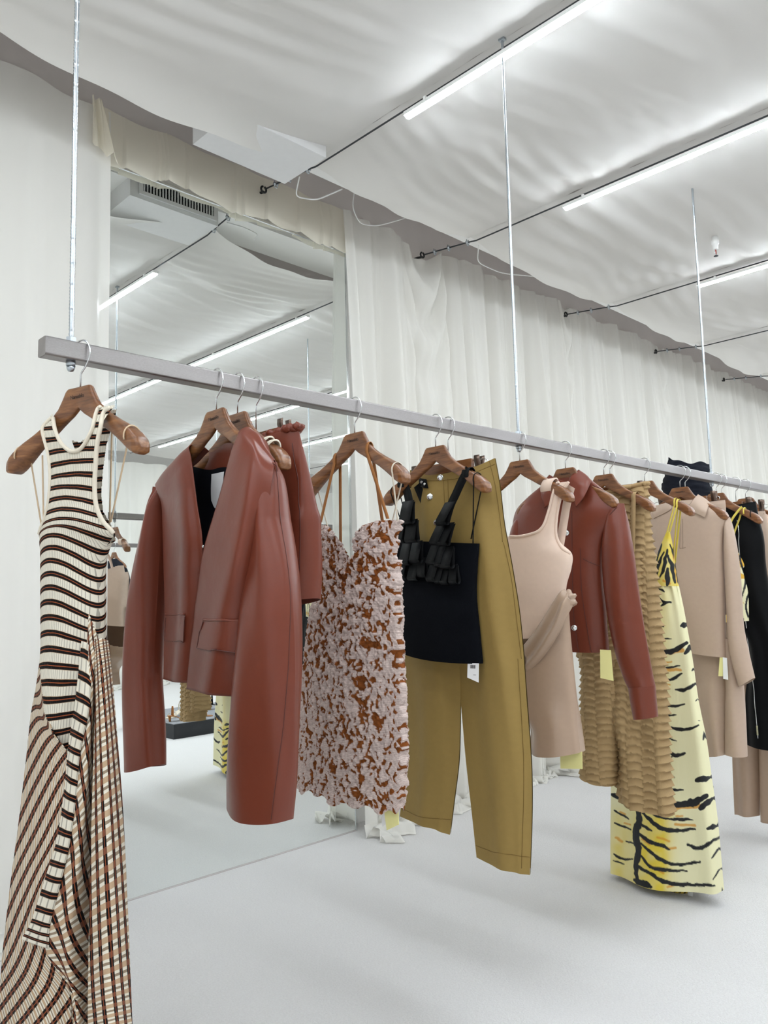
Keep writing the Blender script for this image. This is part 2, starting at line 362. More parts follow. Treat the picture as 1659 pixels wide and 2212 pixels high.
# ---- ceiling cloths, cables, tube lights
LX = [-1.5, -0.55, 0.36, 1.415, 2.16, 3.16, 4.06, 4.97, 5.9, 6.9, 8.0, 9.2]
ORD = ['zero', 'first', 'second', 'third', 'fourth', 'fifth', 'sixth', 'seventh', 'eighth', 'ninth', 'tenth', 'eleventh']
YE, ZC = 1.70, 1.274
for i in range(len(LX) - 1):
    a, c = LX[i], LX[i + 1]; nx, ny = 64, 560
    s_ = np.linspace(0, 1, nx); yv = YE - (YE + 2.44) * np.linspace(0, 1, ny) ** 1.15
    SX, YY = np.meshgrid(s_, yv); XX = a + (c - a) * SX
    r = np.random.RandomState(40 + i); wid = c - a
    edge = np.exp(-(YE - YY) / 0.16)
    sag = (0.022 + 0.052 * edge) * (4 * SX * (1 - SX)) * min(1.25, wid)
    wr = np.zeros_like(XX)
    for k in range(34):
        f = r.uniform(24, 105); m = r.uniform(-3, 3); side = r.choice([0, 1]); d = np.abs(SX - side)
        loc = np.exp(-((YY - r.uniform(-1.8, 1.5)) / r.uniform(0.12, 0.4)) ** 2)
        wr += r.uniform(0.3, 1.0) * 0.0125 * (40 / (f + 20)) * np.exp(-d * r.uniform(1.0, 2.6)) * np.sin(f * (YY + 0.10 * m * SX) + r.uniform(0, 6)) * loc
    wr += 0.006 * np.sin(YY * 9 + 2.5 * SX + i) * np.sin(np.pi * SX) + 0.004 * np.sin(YY * 21 + 4 * SX * (1 - SX) + 2 * i)
    wr *= np.minimum(1, 8 * SX * (1 - SX) + 0.15)
    ZZ = ZC + 0.004 - sag + wr
    YY2 = YY + edge * (0.03 * (2 * SX - 1) ** 2 + 0.006 * np.sin(SX * 23 + i))
    P = np.stack([XX * S, YY2 * S, (ZZ + 0.784) * S], -1)
    near = 'left of the first tube light' if i == 2 else ('between tube lights one and two' if i == 3 else ('between tube lights two and three' if i == 4 else 'far along the room, panel %s from the left' % ORD[i + 1]))
    MB().grid(P).build('ceiling_cloth', M['ceiling_cloth'], label='white cloth stretched under the ceiling ' + near, cat='ceiling cloth')
for i, lx in enumerate(LX[:-1]):  # added far-left lines are unseen; their lamps brighten the garment fronts
    q = {0: 'added unseen line at far left', 1: 'added unseen line left of the rail', 2: 'left of the rods, outside the picture', 3: 'nearest the mirror', 4: 'above the middle rod', 5: 'above the right rod', 6: 'fourth along the curtain', 7: 'fifth along the curtain'}.get(i, 'far away, line %s' % ORD[i])
    cb = thing('ceiling_cable', W(lx, 1.97, 1.29), 'thin steel cable under the ceiling cloth, ' + q, 'cable', 'steel ceiling cables')
    yk = np.concatenate([np.linspace(1.955, 1.70, 8), np.linspace(1.6, -2.4, 12)])
    zk = np.where(yk > 1.7, 1.258 + (yk - 1.70) / 0.255 * 0.03, 1.256)
    MB().path([W(lx, y_, z_) for y_, z_ in zip(yk, zk)], 0.0042, 6).build('wire', M['dark_metal'], cb)
    b = MB(); an = np.linspace(0.3, 6.0, 16)
    b.path([W(lx, 1.965, 1.29) + np.array([0.016 * math.sin(a_), 0.0, 0.016 * math.cos(a_)]) for a_ in an], 0.0055, 8)
    b.path([W(lx, 1.965, 1.282), W(lx, 1.99, 1.287), W(lx, 2.05, 1.29)], 0.007, 8); b.build('hook', M['rubber'], cb)
    for yc in (1.90, 1.83, 1.74):
        zc = 1.258 + (yc - 1.70) / 0.255 * 0.03; p0 = W(lx, yc, zc); b = MB()
        b.box(p0 + [-0.013, -0.006, -0.004], p0 + [0.013, 0.006, 0.006])
        for sx in (-0.008, 0.008): b.bar(p0 + [sx, 0, -0.014], p0 + [sx, 0, 0.016], 0.003, 6)
        b.path([p0 + [-0.008, 0, -0.012], p0 + [-0.006, 0, -0.018], p0 + [0.006, 0, -0.018], p0 + [0.008, 0, -0.012]], 0.003, 6)
        b.build('clamp', M['steel'], cb)
    nseg = 2
    for k in range(nseg):
        y1 = 1.33 - k * 1.62; y0 = max(y1 - 1.6, -1.9)
        ql = q if k == 0 else q + ', rear run seen in the mirror'
        if i <= 2: ql = q + (', front run' if k == 0 else ', rear run')
        L = thing('tube_light', W(lx, (y0 + y1) / 2, 1.24), 'white tube light under ceiling cloth, ' + ql, 'light', 'ceiling tube lights')
        ctr = W(lx, 0, 1.238)
        MB().box([ctr[0] - 0.0172, y0 * S, ctr[2] - 0.004], [ctr[0] + 0.0172, y1 * S, ctr[2] + 0.012]).build('housing', M['white_plastic'], L, smooth=False)
        aa = np.linspace(np.pi, 2 * np.pi, 9); prof = np.stack([0.0165 * np.cos(aa), 0.012 * np.sin(aa) - 0.004], -1)
        P = np.zeros((2, 9, 3))
        for j, yy in enumerate((y0 + 0.006, y1 - 0.004)): P[j] = np.stack([ctr[0] + prof[:, 0], np.full(9, yy * S), ctr[2] + prof[:, 1]], -1)
        b = MB().grid(P); b.add(P[1], [tuple(range(9))]); b.add(P[0], [tuple(range(9))[::-1]]); b.build('diffuser', M['tube'], L)
        for yb in np.linspace(y0 + 0.12, y1 - 0.075, 3):
            MB().box([ctr[0] - 0.019, yb * S - 0.006, ctr[2] - 0.006], [ctr[0] + 0.019, yb * S + 0.006, ctr[2] + 0.022]).build('clip', M['white_plastic'], L, smooth=False)

# ---- grille box above the mirror
vb = thing('vent_box', W(1.235, 1.82, 1.235), 'white air vent box with a dark grille above the mirror', 'vent')
MB().box(W(1.07, 1.62, 1.237), W(1.385, 1.815, 1.49)).build('box', M['white_metal'], vb, smooth=False)
GX0, GX1, GZ0, GZ1 = 1.11, 1.365, 1.262, 1.318
MB().box(W(GX0, 1.815, GZ0), W(GX1, 1.8165, GZ1)).build('opening', M['vent_dark'], vb, smooth=False)
b = MB()
for a_, c_ in (((GX0 - .012, GZ0 - .012), (GX1 + .012, GZ0)), ((GX0 - .012, GZ1), (GX1 + .012, GZ1 + .012)), ((GX0 - .012, GZ0), (GX0, GZ1)), ((GX1, GZ0), (GX1 + .012, GZ1))):
    b.box(W(a_[0], 1.8165, a_[1]), W(c_[0], 1.823, c_[1]))
b.build('frame', M['white_metal'], vb, smooth=False)
sl = None
for k in range(24):
    xk = GX0 + (GX1 - GX0) * (k + 0.5) / 24
    MB().box(W(xk - 0.0018, 1.8165, GZ0), W(xk + 0.0018, 1.821, GZ1)).build('slat', M['white_metal'], vb, smooth=False)
for k in range(2):
    zk = GZ0 + (GZ1 - GZ0) * (k + 1) / 3
    MB().box(W(GX0, 1.8166, zk - 0.001), W(GX1, 1.8185, zk + 0.001)).build('crossbar', M['dark_metal'], vb, smooth=False)
# ---- white wires hanging at the wall
def wire(pts, label, r=0.0035):
    P = np.array([W(*p) for p in pts]); tt = np.linspace(0, len(P) - 1, 30); Q = np.stack([np.interp(tt, range(len(P)), P[:, k]) for k in range(3)], -1)
    for _ in range(6): Q[1:-1] = (Q[:-2] + 2 * Q[1:-1] + Q[2:]) / 4
    tag(MB().path(Q, r, 6).build('white_wire', M['white_plastic']), label, 'wire')
wire([(1.76, 1.9, 1.42), (1.755, 1.92, 1.33), (1.80, 1.93, 1.285), (1.88, 1.92, 1.30), (1.96, 1.86, 1.335)], 'white wire looping down beside the mirror\'s top right')
wire([(1.43, 1.80, 1.27), (1.46, 1.86, 1.24), (1.53, 1.84, 1.245), (1.57, 1.76, 1.265)], 'white wire drooping under the cable nearest the mirror')
wire([(2.25, 1.76, 1.285), (2.34, 1.84, 1.27), (2.48, 1.83, 1.262), (2.6, 1.76, 1.26)], 'white wire slack beside the cable above the curtain swag')
# ---- sprinkler
sp = thing('sprinkler', W(2.80, 1.105, 1.26), 'white fire sprinkler with red bulb poking through the ceiling cloth', 'sprinkler')
p0 = W(2.80, 1.105, 1.2)
MB().lathe(p0, [(0.016, 0.10), (0.016, 0.075), (0.021, 0.073), (0.021, 0.05), (0.016, 0.048), (0.014, 0.02), (0.01, 0.018)]).build('pipe', M['white_plastic'], sp)
b = MB()
for sx in (-1, 1): b.path([p0 + [sx * 0.006, 0, 0.02], p0 + [sx * 0.011, 0, 0.008], p0 + [sx * 0.008, 0, -0.012], p0 + [0, 0, -0.02]], 0.0022, 6)
b.build('frame', M['chrome'], sp)
MB().bar(p0 + [0, 0, 0.016], p0 + [0, 0, -0.012], 0.0025, 8).build('bulb', plain('red_bulb', '#c22a1c', 0.2).m, sp)
MB().lathe(p0, [(0.004, -0.019), (0.013, -0.021), (0.013, -0.024), (0.003, -0.026)], 14).build('deflector', M['dark_metal'], sp)

# ------------------------------------------------------------------ rails and rods
RY, RT, RB = 1.62, 0.541 + EYE[2], 0.501 + EYE[2]
def bevel_bar(x0, x1, y, z0, z1, hw=0.02, r=0.004):
    sec = []
    zc, hh = (z0 + z1) / 2, (z1 - z0) / 2
    for cx, cz, a0 in ((1, 1, 0), (-1, 1, 90), (-1, -1, 180), (1, -1, 270)):
        for da in (0, 30, 60, 90):
            a = math.radians(a0 + da); sec.append((y + cx * (hw - r) + r * math.cos(a), zc + cz * (hh - r) + r * math.sin(a)))
    n = len(sec); V = [(x0, *p) for p in sec] + [(x1, *p) for p in sec]
    F = [(i, i + n, (i + 1) % n + n, (i + 1) % n) for i in range(n)] + [tuple(range(n)), tuple(range(n, 2 * n))[::-1]]
    return MB().add(V, F)
def rail(x0, x1, y, rods, label, rod_label):
    r = thing('hanging_rail', (x0, y, RB), label, 'rail')
    bevel_bar(x0, x1, y, RB, RT).build('tube', M['rail_steel'], r, smooth=False)
    bevel_bar(x0 - 0.003, x0, y, RB + 0.0004, RT - 0.0004).build('end_cap', M['rail_steel'], r, smooth=False)
    for x_, nm in zip(rods, rod_label):
        q = thing('threaded_rod', (x_, y, RT), nm, 'rod', 'ceiling rods holding up the rails')
        zt = (1.30 + 0.784) * S
        tt = np.linspace(RT + 0.012, zt, 420); rad = 0.0052 + 0.0006 * np.sign(np.sin(tt * 800))
        MB().path([(x_, y, z_) for z_ in tt], rad, 8).build('rod', M['steel'], q)
        MB().lathe((x_, y, 0), [(0.0105, RT), (0.0105, RT + 0.012)], 6).build('nut', M['steel'], q, smooth=False)
        b = MB().lathe((x_, y, 0), [(0.0105, RB), (0.0105, RB - 0.010)], 6)
        b.lathe((x_, y, RB - 0.010), [(0.009, 0), (0.0085, -0.006), (0.006, -0.011), (0.0, -0.013)], 12); b.build('cap_nut', M['steel'], q)
        b = MB().box((x_ - 0.009, y - 0.012, zt - 0.045), (x_ + 0.009, y + 0.012, zt - 0.008)); b.box((x_ - 0.02, y - 0.014, zt - 0.008), (x_ + 0.02, y + 0.014, zt)); b.build('bracket', M['steel'], q, smooth=False)
    return r
rail(0.606, 5.75, RY, [0.664, 2.258, 3.86, 5.45], 'long square steel clothes rail hung before the mirror',
     ['steel rod at the left end of the clothes rail', 'steel rod holding the middle of the clothes rail', 'steel rod at right, beyond the black ruched top', 'steel rod near the far end of the clothes rail, out of view'])
rail(1.0, 8.0, -0.66 * S, [1.3, 3.0, 4.7, 6.4], 'second steel clothes rail behind the camera, seen in the mirror',
     ['first rod of the second rail, seen in the mirror', 'second rod of the second rail, seen in the mirror', 'third rod of the second rail, seen in the mirror', 'fourth rod of the second rail, seen in the mirror'])

# ------------------------------------------------------------------ garment tools
def smooth_interp(A, n):
    """Catmull-Rom through the rows of A, n samples evenly along the row index"""
    A = np.asarray(A, float); m = len(A); t = np.linspace(0, m - 1, n); i = np.clip(t.astype(int), 0, m - 2); f = t - i
    sh = (n,) + (1,) * (A.ndim - 1); f = f.reshape(sh)
    p1, p2 = A[i], A[i + 1]; p0 = np.where((i > 0).reshape(sh), A[np.maximum(i - 1, 0)], 2 * p1 - p2); p3 = np.where((i < m - 2).reshape(sh), A[np.minimum(i + 2, m - 1)], 2 * p2 - p1)
    return 0.5 * (2 * p1 + (p2 - p0) * f + (2 * p0 - 5 * p1 + 4 * p2 - p3) * f ** 2 + (3 * p1 - p0 - 3 * p2 + p3) * f ** 3)
def vnoise(x, y, seed=0):
    r = np.random.RandomState(seed); G = r.rand(64, 64)
    xi = np.floor(x).astype(int); yi = np.floor(y).astype(int); fx = x - xi; fy = y - yi
    fx = fx * fx * (3 - 2 * fx); fy = fy * fy * (3 - 2 * fy); g = lambda a, b_: G[a % 64, b_ % 64]
    return (g(xi, yi) * (1 - fx) + g(xi + 1, yi) * fx) * (1 - fy) + (g(xi, yi + 1) * (1 - fx) + g(xi + 1, yi + 1) * fx) * fy
def inside(px, py, poly):
    r = np.zeros(px.shape, bool); n = len(poly)
    for i in range(n):
        (x0, y0), (x1, y1) = poly[i], poly[(i + 1) % n]
        c = ((y0 > py) != (y1 > py)) & (px < (x1 - x0) * (py - y0) / ((y1 - y0) or 1e-9) + x0); r ^= c
    return r
def seg_dist(px, py, line):
    """distance to a polyline and the position along it (0..1)"""
    best = np.full(px.shape, 1e9); pos = np.zeros(px.shape); L = np.array(line, float)
    sl = np.hypot(*(L[1:] - L[:-1]).T); tot = sl.sum(); acc = 0
    for (a, b_), l in zip(zip(L[:-1], L[1:]), sl):
        d = b_ - a; t = np.clip(((px - a[0]) * d[0] + (py - a[1]) * d[1]) / max(l * l, 1e-9), 0, 1)
        q = np.hypot(px - a[0] - t * d[0], py - a[1] - t * d[1]); m = q < best
        best = np.where(m, q, best); pos = np.where(m, (acc + t * l) / tot, pos); acc += l
    return best, pos
def zm(ox, oy, s):
    """trace taken in an enlarged detail -> photograph pixels"""
    def f(p): return (ox + p[0] * s, oy + p[1] * s) + tuple(p[2:])
    return f
class Frame:
    """the upright plane a garment hangs in: u along the hanger, z down from the rail top, w out to its front"""
    def __init__(s, k, th=0.0):
        s.k = k; th = math.radians(th); s.th = th
        s.O = np.array([k * RY, RY, RT]); s.u = np.array([math.sin(th), -math.cos(th), 0]); s.nrm = np.array([-math.cos(th), -math.sin(th), 0])
    def loc(s, u, z, w=0.0):
        u, z, w = np.broadcast_arrays(np.asarray(u, float), np.asarray(z, float), np.asarray(w, float))
        return s.O + u[..., None] * s.u + w[..., None] * s.nrm + z[..., None] * np.array([0, 0, 1.0])
    def pix(s, px, py, w=0.0):
        r = ray(px, py); t = (np.asarray(w, float) - (EYE - s.O) @ s.nrm) / (r @ s.nrm); P = EYE + t[..., None] * r
        return s.inv(P)
    def inv(s, P):
        d = P - s.O; return np.stack([d @ s.u, d[..., 2], d @ s.nrm], -1)
    def tanb(s, P):
        d = P - EYE; return np.abs((d @ s.u) / (d @ s.nrm))
    def spec(s, p, w=0.0):
        """('l', u, z) stays local, (px, py) is traced"""
        if p[0] == 'l': return np.array([p[1], p[2]])
        return s.pix(p[0], p[1], w)[:2]
class Surf:
    def __init__(s, P): s.P = P.reshape(-1, 3); s.q = np.stack(project(s.P), -1)
    def at(s, px, py, k=4):
        d = np.hypot(s.q[:, 0] - px, s.q[:, 1] - py); i = np.argpartition(d, k)[:k]; w_ = 1 / (d[i] + 0.05) ; w_ /= w_.sum()
        return (s.P[i] * w_[:, None]).sum(0)
    def line(s, pts, n=40, off=0.0, toward=True):
        q = smooth_interp(np.array(pts, float), n) if len(pts) > 2 else np.linspace(pts[0], pts[1], n)
        R_ = np.array([s.at(*p) for p in q])
        for _ in range(2): R_[1:-1] = (R_[:-2] + 2 * R_[1:-1] + R_[2:]) / 4
        if off: d = EYE - R_; R_ = R_ + off * d / np.linalg.norm(d, axis=1, keepdims=True)
        return R_
def shell(fr, rows, nu=56, nv=90, cutF=None, cutB=None, fold=None, paint=None, q=1.0, Tb=None, uvrot=0.0, back=True, topshift=None, uvm='uz'):
    """front and back of a hanging garment between its left and right outline.
    rows: (left point, right point, half thickness, bow, depth of the middle plane)"""
    A = []
    for r in rows:
        T = r[2]; bow = r[3] if len(r) > 3 else 0.0; w0 = r[4] if len(r) > 4 else 0.0; e = r[5] if len(r) > 5 else 0.0
        A.append([*fr.spec(r[0], w0 + T * e), *fr.spec(r[1], w0 + T * e), T, bow, w0, e])
    A = smooth_interp(A, nv)
    L, R_, T, bow, w0, ed = A[:, 0:2], A[:, 2:4], np.maximum(A[:, 4], 0.002), A[:, 5], A[:, 6], np.clip(A[:, 7], 0, 1)
    mid = (L + R_) / 2; half = (R_ - L) / 2; hl = np.maximum(np.hypot(*half.T), 1e-4)
    tb = fr.tanb(fr.loc(mid[:, 0], mid[:, 1], w0)); shr = np.sqrt(np.maximum(hl ** 2 - (T * tb) ** 2, (0.5 * hl) ** 2)) / hl; shr = shr * (1 - ed) + ed
    half = half * shr[:, None]
    s_ = np.linspace(0, 1, nu); c_ = -np.cos(np.pi * s_); pr = np.sin(np.pi * s_) ** q
    base_ = mid[:, None, :] + half[:, None, :] * c_[None, :, None]
    base_ = base_.copy(); base_[..., 1] += bow[:, None] * (1 - c_ ** 2)[None, :]
    S_, T_ = np.meshgrid(s_, np.linspace(0, 1, nv))
    pr2 = ed[:, None] + (1 - ed[:, None]) * pr[None]
    wF = w0[:, None] + T[:, None] * pr2; wB = w0[:, None] - (T if Tb is None else T * Tb)[:, None] * pr2
    if fold is not None:
        wF = wF + fold(S_, T_, 1) * np.minimum(1, 6 * pr)[None]; wB = wB - fold(S_, T_, -1) * np.minimum(1, 6 * pr)[None]
    F_ = fr.loc(base_[..., 0], base_[..., 1], wF); B_ = fr.loc(base_[..., 0], base_[..., 1], wB)
    col = None
    px, py = project(F_)
    if paint is not None:
        d, col = paint(px, py, S_, T_, base_)
        if d is not None:
            d = np.asarray(d)
            ee = (np.abs(c_) ** 5)[None]; su = (d * ee * np.sign(c_)[None])[..., None] * fr.u
            F_ = F_ + (d * (1 - ee))[..., None] * fr.nrm + su; B_ = B_ - (d * (1 - ee))[..., None] * fr.nrm + su
    arc = np.cumsum(np.r_[0, np.hypot(*(mid[1:] - mid[:-1]).T)])
    width = 2 * hl.mean()
    if uvm == 'uz': uv = np.stack([base_[..., 0], base_[..., 1]], -1)
    elif uvm == 'un': uv = np.stack([(S_ - 0.5) * width * 1.1, np.broadcast_to(-arc[:, None], S_.shape)], -1)
    else: uv = np.stack([base_[..., 0], np.broadcast_to(-arc[:, None], S_.shape)], -1)
    mF = mB = None
    if cutF: 
        mF = np.zeros(px.shape, bool)
        for pg in cutF: mF |= inside(px, py, pg)
    b = MB().grid(F_, uv, col, mF)
    if back:
        if cutB:
            bx, by = project(B_); mB = np.zeros(px.shape, bool)
            for pg in cutB: mB |= inside(bx, by, pg)
        b.grid(B_, uv + [3.0, 0], col, mB, flip=True)
    b.F_, b.B_ = F_, B_; b.surf = Surf(F_); b.back = Surf(B_); return b
def patch(fr, rows, nu=40, nv=60, paint=None, fold=None, cut=None, uv=None, flip=False, wrap=None, two=False):
    """a cloth panel through traced points with their depth (px, py, w)"""
    A = np.array([[np.r_[fr.spec(p[:2] if p[0] != 'l' else p, p[-1]), p[-1]] for p in r] for r in rows])
    if wrap: wc = np.linspace(wrap[0], wrap[1], A.shape[1]); a0 = A[0].copy(); a0[:, 1] -= .006; a0[:, 2] = -wc; a1 = A[0].copy(); a1[:, 1] += .25 * wc; a1[:, 2] = (a1[:, 2] - wc) / 2; A = np.concatenate([[a0, a1], A])
    A = smooth_interp(A, nv); A = np.swapaxes(smooth_interp(np.swapaxes(A, 0, 1), nu), 0, 1)
    S_, T_ = np.meshgrid(np.linspace(0, 1, nu), np.linspace(0, 1, nv)); w_ = A[..., 2]
    if fold is not None: w_ = w_ + fold(S_, T_, 1)
    P = fr.loc(A[..., 0], A[..., 1], w_); px, py = project(P); col = None
    if paint is not None:
        d, col = paint(px, py, S_, T_, A)
        if d is not None: P = P + np.asarray(d)[..., None] * fr.nrm
    if uv == 'st':
        du = np.linalg.norm(np.diff(P, axis=1), axis=-1).sum(1).mean(); dv = np.linalg.norm(np.diff(P, axis=0), axis=-1).sum(0).mean(); UV = np.stack([S_ * du, -T_ * dv], -1)
    elif uv is not None: UV = uv(A[..., 0], A[..., 1], S_, T_, px, py)
    else: UV = A[..., :2]
    m = None
    if cut:
        m = np.zeros(px.shape, bool)
        for pg in cut: m |= inside(px, py, pg)
    b = MB().grid(P, UV, col, m, flip=flip); b.surf = Surf(P); b.F_ = P
    if two: b.grid(fr.loc(A[..., 0], A[..., 1], -w_ * two), UV + [3.0, 0], col, None, flip=not flip)
    return b
def quad_on(surf, corners, off=0.002, n=(10, 10), thick=0.003, bulge=0.0):
    """a flap lying on a surface: corners in pixels, clockwise from top left"""
    c = np.array(corners, float); s_ = np.linspace(0, 1, n[0]); P = np.zeros((n[1], n[0], 3))
    for j, t in enumerate(np.linspace(0, 1, n[1])):
        a, d = c[0] + (c[3] - c[0]) * t, c[1] + (c[2] - c[1]) * t
        for i, q in enumerate(s_): P[j, i] = surf.at(*(a + (d - a) * q))
    for _ in range(3): P[1:-1] = (P[:-2] + 2 * P[1:-1] + P[2:]) / 4; P[:, 1:-1] = (P[:, :-2] + 2 * P[:, 1:-1] + P[:, 2:]) / 4
    d = EYE - P; d[..., 2] *= 0.3; d /= np.linalg.norm(d, axis=-1, keepdims=True)
    tt = np.linspace(0, 1, n[1])[:, None, None]
    Ftop = P + d * (off + thick + bulge * np.sin(np.pi * np.clip(tt, 0, 1) * 0.5)); Bk = P + d * off * 0.3
    uv = np.stack(np.meshgrid(s_ * 0.1, np.linspace(0, 0.07, n[1])), -1)
    b = MB().grid(Ftop, uv); ring = [(0, i) for i in range(n[0])] + [(j, n[0] - 1) for j in range(1, n[1])] + [(n[1] - 1, i) for i in range(n[0] - 2, -1, -1)] + [(j, 0) for j in range(n[1] - 2, 0, -1)]
    V = [Ftop[r] for r in ring] + [Bk[r] for r in ring]; m = len(ring)
    b.add(V, [(i, (i + 1) % m, (i + 1) % m + m, i + m) for i in range(m)], np.tile([0.05, 0.05], (2 * m, 1))); return b
def folds(f, amp, seed=0, p=1.2, t0=0.0):
    r = np.random.RandomState(seed); ph = r.uniform(0, 6.28, 6); fr_ = r.uniform(0.6, 1.4, 6)
    def g(s, t, side):
        e = np.clip((t - t0) / (1 - t0 + 1e-9), 0, 1) ** p; o = 0
        for k in range(4): o = o + np.sin(6.283 * f * fr_[k] * s + ph[k] + side + 0.9 * np.sin(3 * t + ph[k])) / (1 + 0.6 * k)
        return amp * e * o * 0.6
    return g
def disc(surf, px, py, r, h=0.003):
    c = surf.at(px, py); d = EYE - c; d[2] = 0; d /= np.linalg.norm(d); side = np.cross(d, [0, 0, 1]); an = np.linspace(0, 6.283, 16, endpoint=False)
    rings = [c + d * hh + rr * (np.cos(an)[:, None] * side + np.sin(an)[:, None] * np.array([0, 0, 1.0])) for rr, hh in ((r, 0), (r, h), (r * .8, h * 1.5), (r * .3, h * 1.4))]
    V = np.concatenate(rings); F = [(k * 16 + i, k * 16 + (i + 1) % 16, (k + 1) * 16 + (i + 1) % 16, (k + 1) * 16 + i) for k in range(3) for i in range(16)] + [tuple(range(48, 64))]
    return MB().add(V, F)
def ribbon(pts, width, up, mat=None, thick=0.0012):
    """flat tape along points, its width lying along `up`"""
    P = np.asarray(pts, float); U = np.asarray(up, float); U = np.broadcast_to(U, P.shape) if U.ndim == 1 else U
    T = np.gradient(P, axis=0); N = np.cross(T, U); N /= np.maximum(np.linalg.norm(N, axis=1, keepdims=True), 1e-9)
    a = U / np.linalg.norm(U, axis=1, keepdims=True) * width / 2; V = np.stack([P + a + N * thick / 2, P - a + N * thick / 2, P - a - N * thick / 2, P + a - N * thick / 2, P + a + N * thick / 2], 1)
    L = np.cumsum(np.r_[0, np.linalg.norm(np.diff(P, axis=0), axis=1)]); uv = np.stack([np.broadcast_to(np.array([0, width, width, 0, 0]), (len(P), 5)), np.broadcast_to(L[:, None], (len(P), 5))], -1)
    return MB().grid(V, uv)

# ------------------------------------------------------------------ hangers
def hang_profile(u):
    a = np.abs(u)
    top = np.interp(a, [0, .034, .040, .049, .062, .080, .100, .130, .163, .190, .208, .2145, .2165], [0, 0, -.004, -.020, -.040, -.056, -.070, -.087, -.104, -.120, -.136, -.149, -.156])
    bot = np.interp(a, [0, .004, .020, .040, .058, .080, .110, .144, .163, .185, .200, .2125, .2165], [-.046, -.050, -.062, -.073, -.083, -.096, -.112, -.134, -.147, -.163, -.170, -.168, -.158])
    dep = np.interp(a, [0, .04, .08, .13, .17, .2, .212, .2165], [.0068, .0075, .0095, .014, .0195, .0205, .017, .009])
    fwd = 0.014 * (a / 0.2165) ** 1.6
    return top, bot, dep, fwd
def hanger_body():
    u = np.r_[np.linspace(-.2165, -.19, 14), np.linspace(-.186, -.066, 26), np.linspace(-.064, -.03, 22), np.linspace(-.026, .026, 9), np.linspace(.03, .064, 22), np.linspace(.066, .186, 26), np.linspace(.19, .2165, 14)]
    top, bot, dep, fwd = hang_profile(u); n = 20; an = np.linspace(0, 2 * np.pi, n, endpoint=False)
    cs, sn = np.cos(an), np.sin(an); e = 0.5
    V = np.zeros((len(u), n, 3)); hc, hh = (top + bot) / 2, (top - bot) / 2
    V[..., 0] = u[:, None]; V[..., 1] = -fwd[:, None] + dep[:, None] * np.sign(cs) * np.abs(cs) ** e; V[..., 2] = hc[:, None] + hh[:, None] * np.sign(sn) * np.abs(sn) ** e
    V[..., 2] -= 0.092
    b = MB(); V = np.concatenate([V, V[:, :1]], 1); b.grid(V); m = n + 1
    b.add(V[0, :-1], [tuple(range(n))[::-1]]); b.add(V[-1, :-1], [tuple(range(n))]); return b.mesh('hanger_body', M['wood'])
def hook_mesh(shank):
    P = [(0, 0, shank), (0, 0, -.066), (.004, 0, -.060), (.016, 0, -.050)]
    for a in np.linspace(-38, 205, 22): P.append((0.030 * math.cos(math.radians(a)), 0, -.0196 + 0.030 * math.sin(math.radians(a))))
    b = MB().path(P, 0.0019, 8, up=(0, 1, 0)); b.ball(P[-1], 0.0026, 8, 6); return b.mesh('hanger_hook', M['chrome'])
def text_mesh(txt, size, name):
    c = bpy.data.curves.new(name, 'FONT'); c.body = txt; c.size = size; c.align_x = 'CENTER'; c.align_y = 'CENTER'; c.extrude = 0.0002; c.resolution_u = 2; c.space_character = 0.92
    o = bpy.data.objects.new(name, c); C.objects.link(o); dg = bpy.context.evaluated_depsgraph_get(); me = bpy.data.meshes.new_from_object(o.evaluated_get(dg))
    bpy.data.objects.remove(o); me.name = name; me.materials.clear(); me.materials.append(M['ink']); return me
HB, HK, HKL, LET = hanger_body(), hook_mesh(-.094), hook_mesh(-.142), text_mesh('Nanushka', 0.0125, 'lettering')
def child(name, me, parent, loc=(0, 0, 0), rot=(0, 0, 0)):
    o = bpy.data.objects.new(name, me); C.objects.link(o); o.parent = parent; o.location = loc; o.rotation_euler = rot; return o
def hanger(k, th, label):
    r = thing('clothes_hanger', (k * RY, RY, RT), label, 'hanger', 'wooden hangers on the rail'); r.rotation_euler = (0, 0, math.radians(th - 90))
    bd = child('body', HB, r); child('hook', HK, r); child('lettering', LET, bd, (0.0, -0.0074, -0.114), (math.radians(90), 0, 0)); return r
def clip_meshes():
    b = MB().box((-.098, -.008, -.171), (.098, .008, -.138)); bar = b.mesh('bar', M['wood'], smooth=False)
    wire_ = MB().path([(.097, 0, -.145), (.147, 0, -.145), (.155, 0, -.149), (.157, 0, -.155), (.155, 0, -.161), (.147, 0, -.165), (.097, 0, -.165)], 0.0015, 6, up=(0, 1, 0)).mesh('wire', M['chrome'])
    b = MB()
    for sy in (-1, 1):
        yy = np.array([.012, .013, .008, .004, .004, .009]) * sy; zz = [-.120, -.132, -.150, -.165, -.184, -.196]
        b.grid(np.array([[(x_, y_, z_) for x_ in (-.011, .011)] for y_, z_ in zip(yy, zz)]))
    b.bar((-.011, 0, -.150), (.011, 0, -.150), .0035, 8)
    clip = b.mesh('clip', M['bronze_clip']); return bar, wire_, clip
CB, CW, CC = clip_meshes()
def clip_hanger(k, th, label, cu=(-.125, .125), dz=0.0):
    r = thing('clip_hanger', (k * RY, RY, RT), label, 'hanger', 'clip hangers on the rail'); r.rotation_euler = (0, 0, math.radians(th - 90))
    child('bar', CB, r); child('hook', HKL, r); child('wire', CW, r); child('wire', CW, r, rot=(0, 0, math.pi))
    for c in cu:
        o = child('clip', CC, r, (c, 0, dz)); md = o.modifiers.new('Solidify', 'SOLIDIFY'); md.thickness = 0.0012
    return r

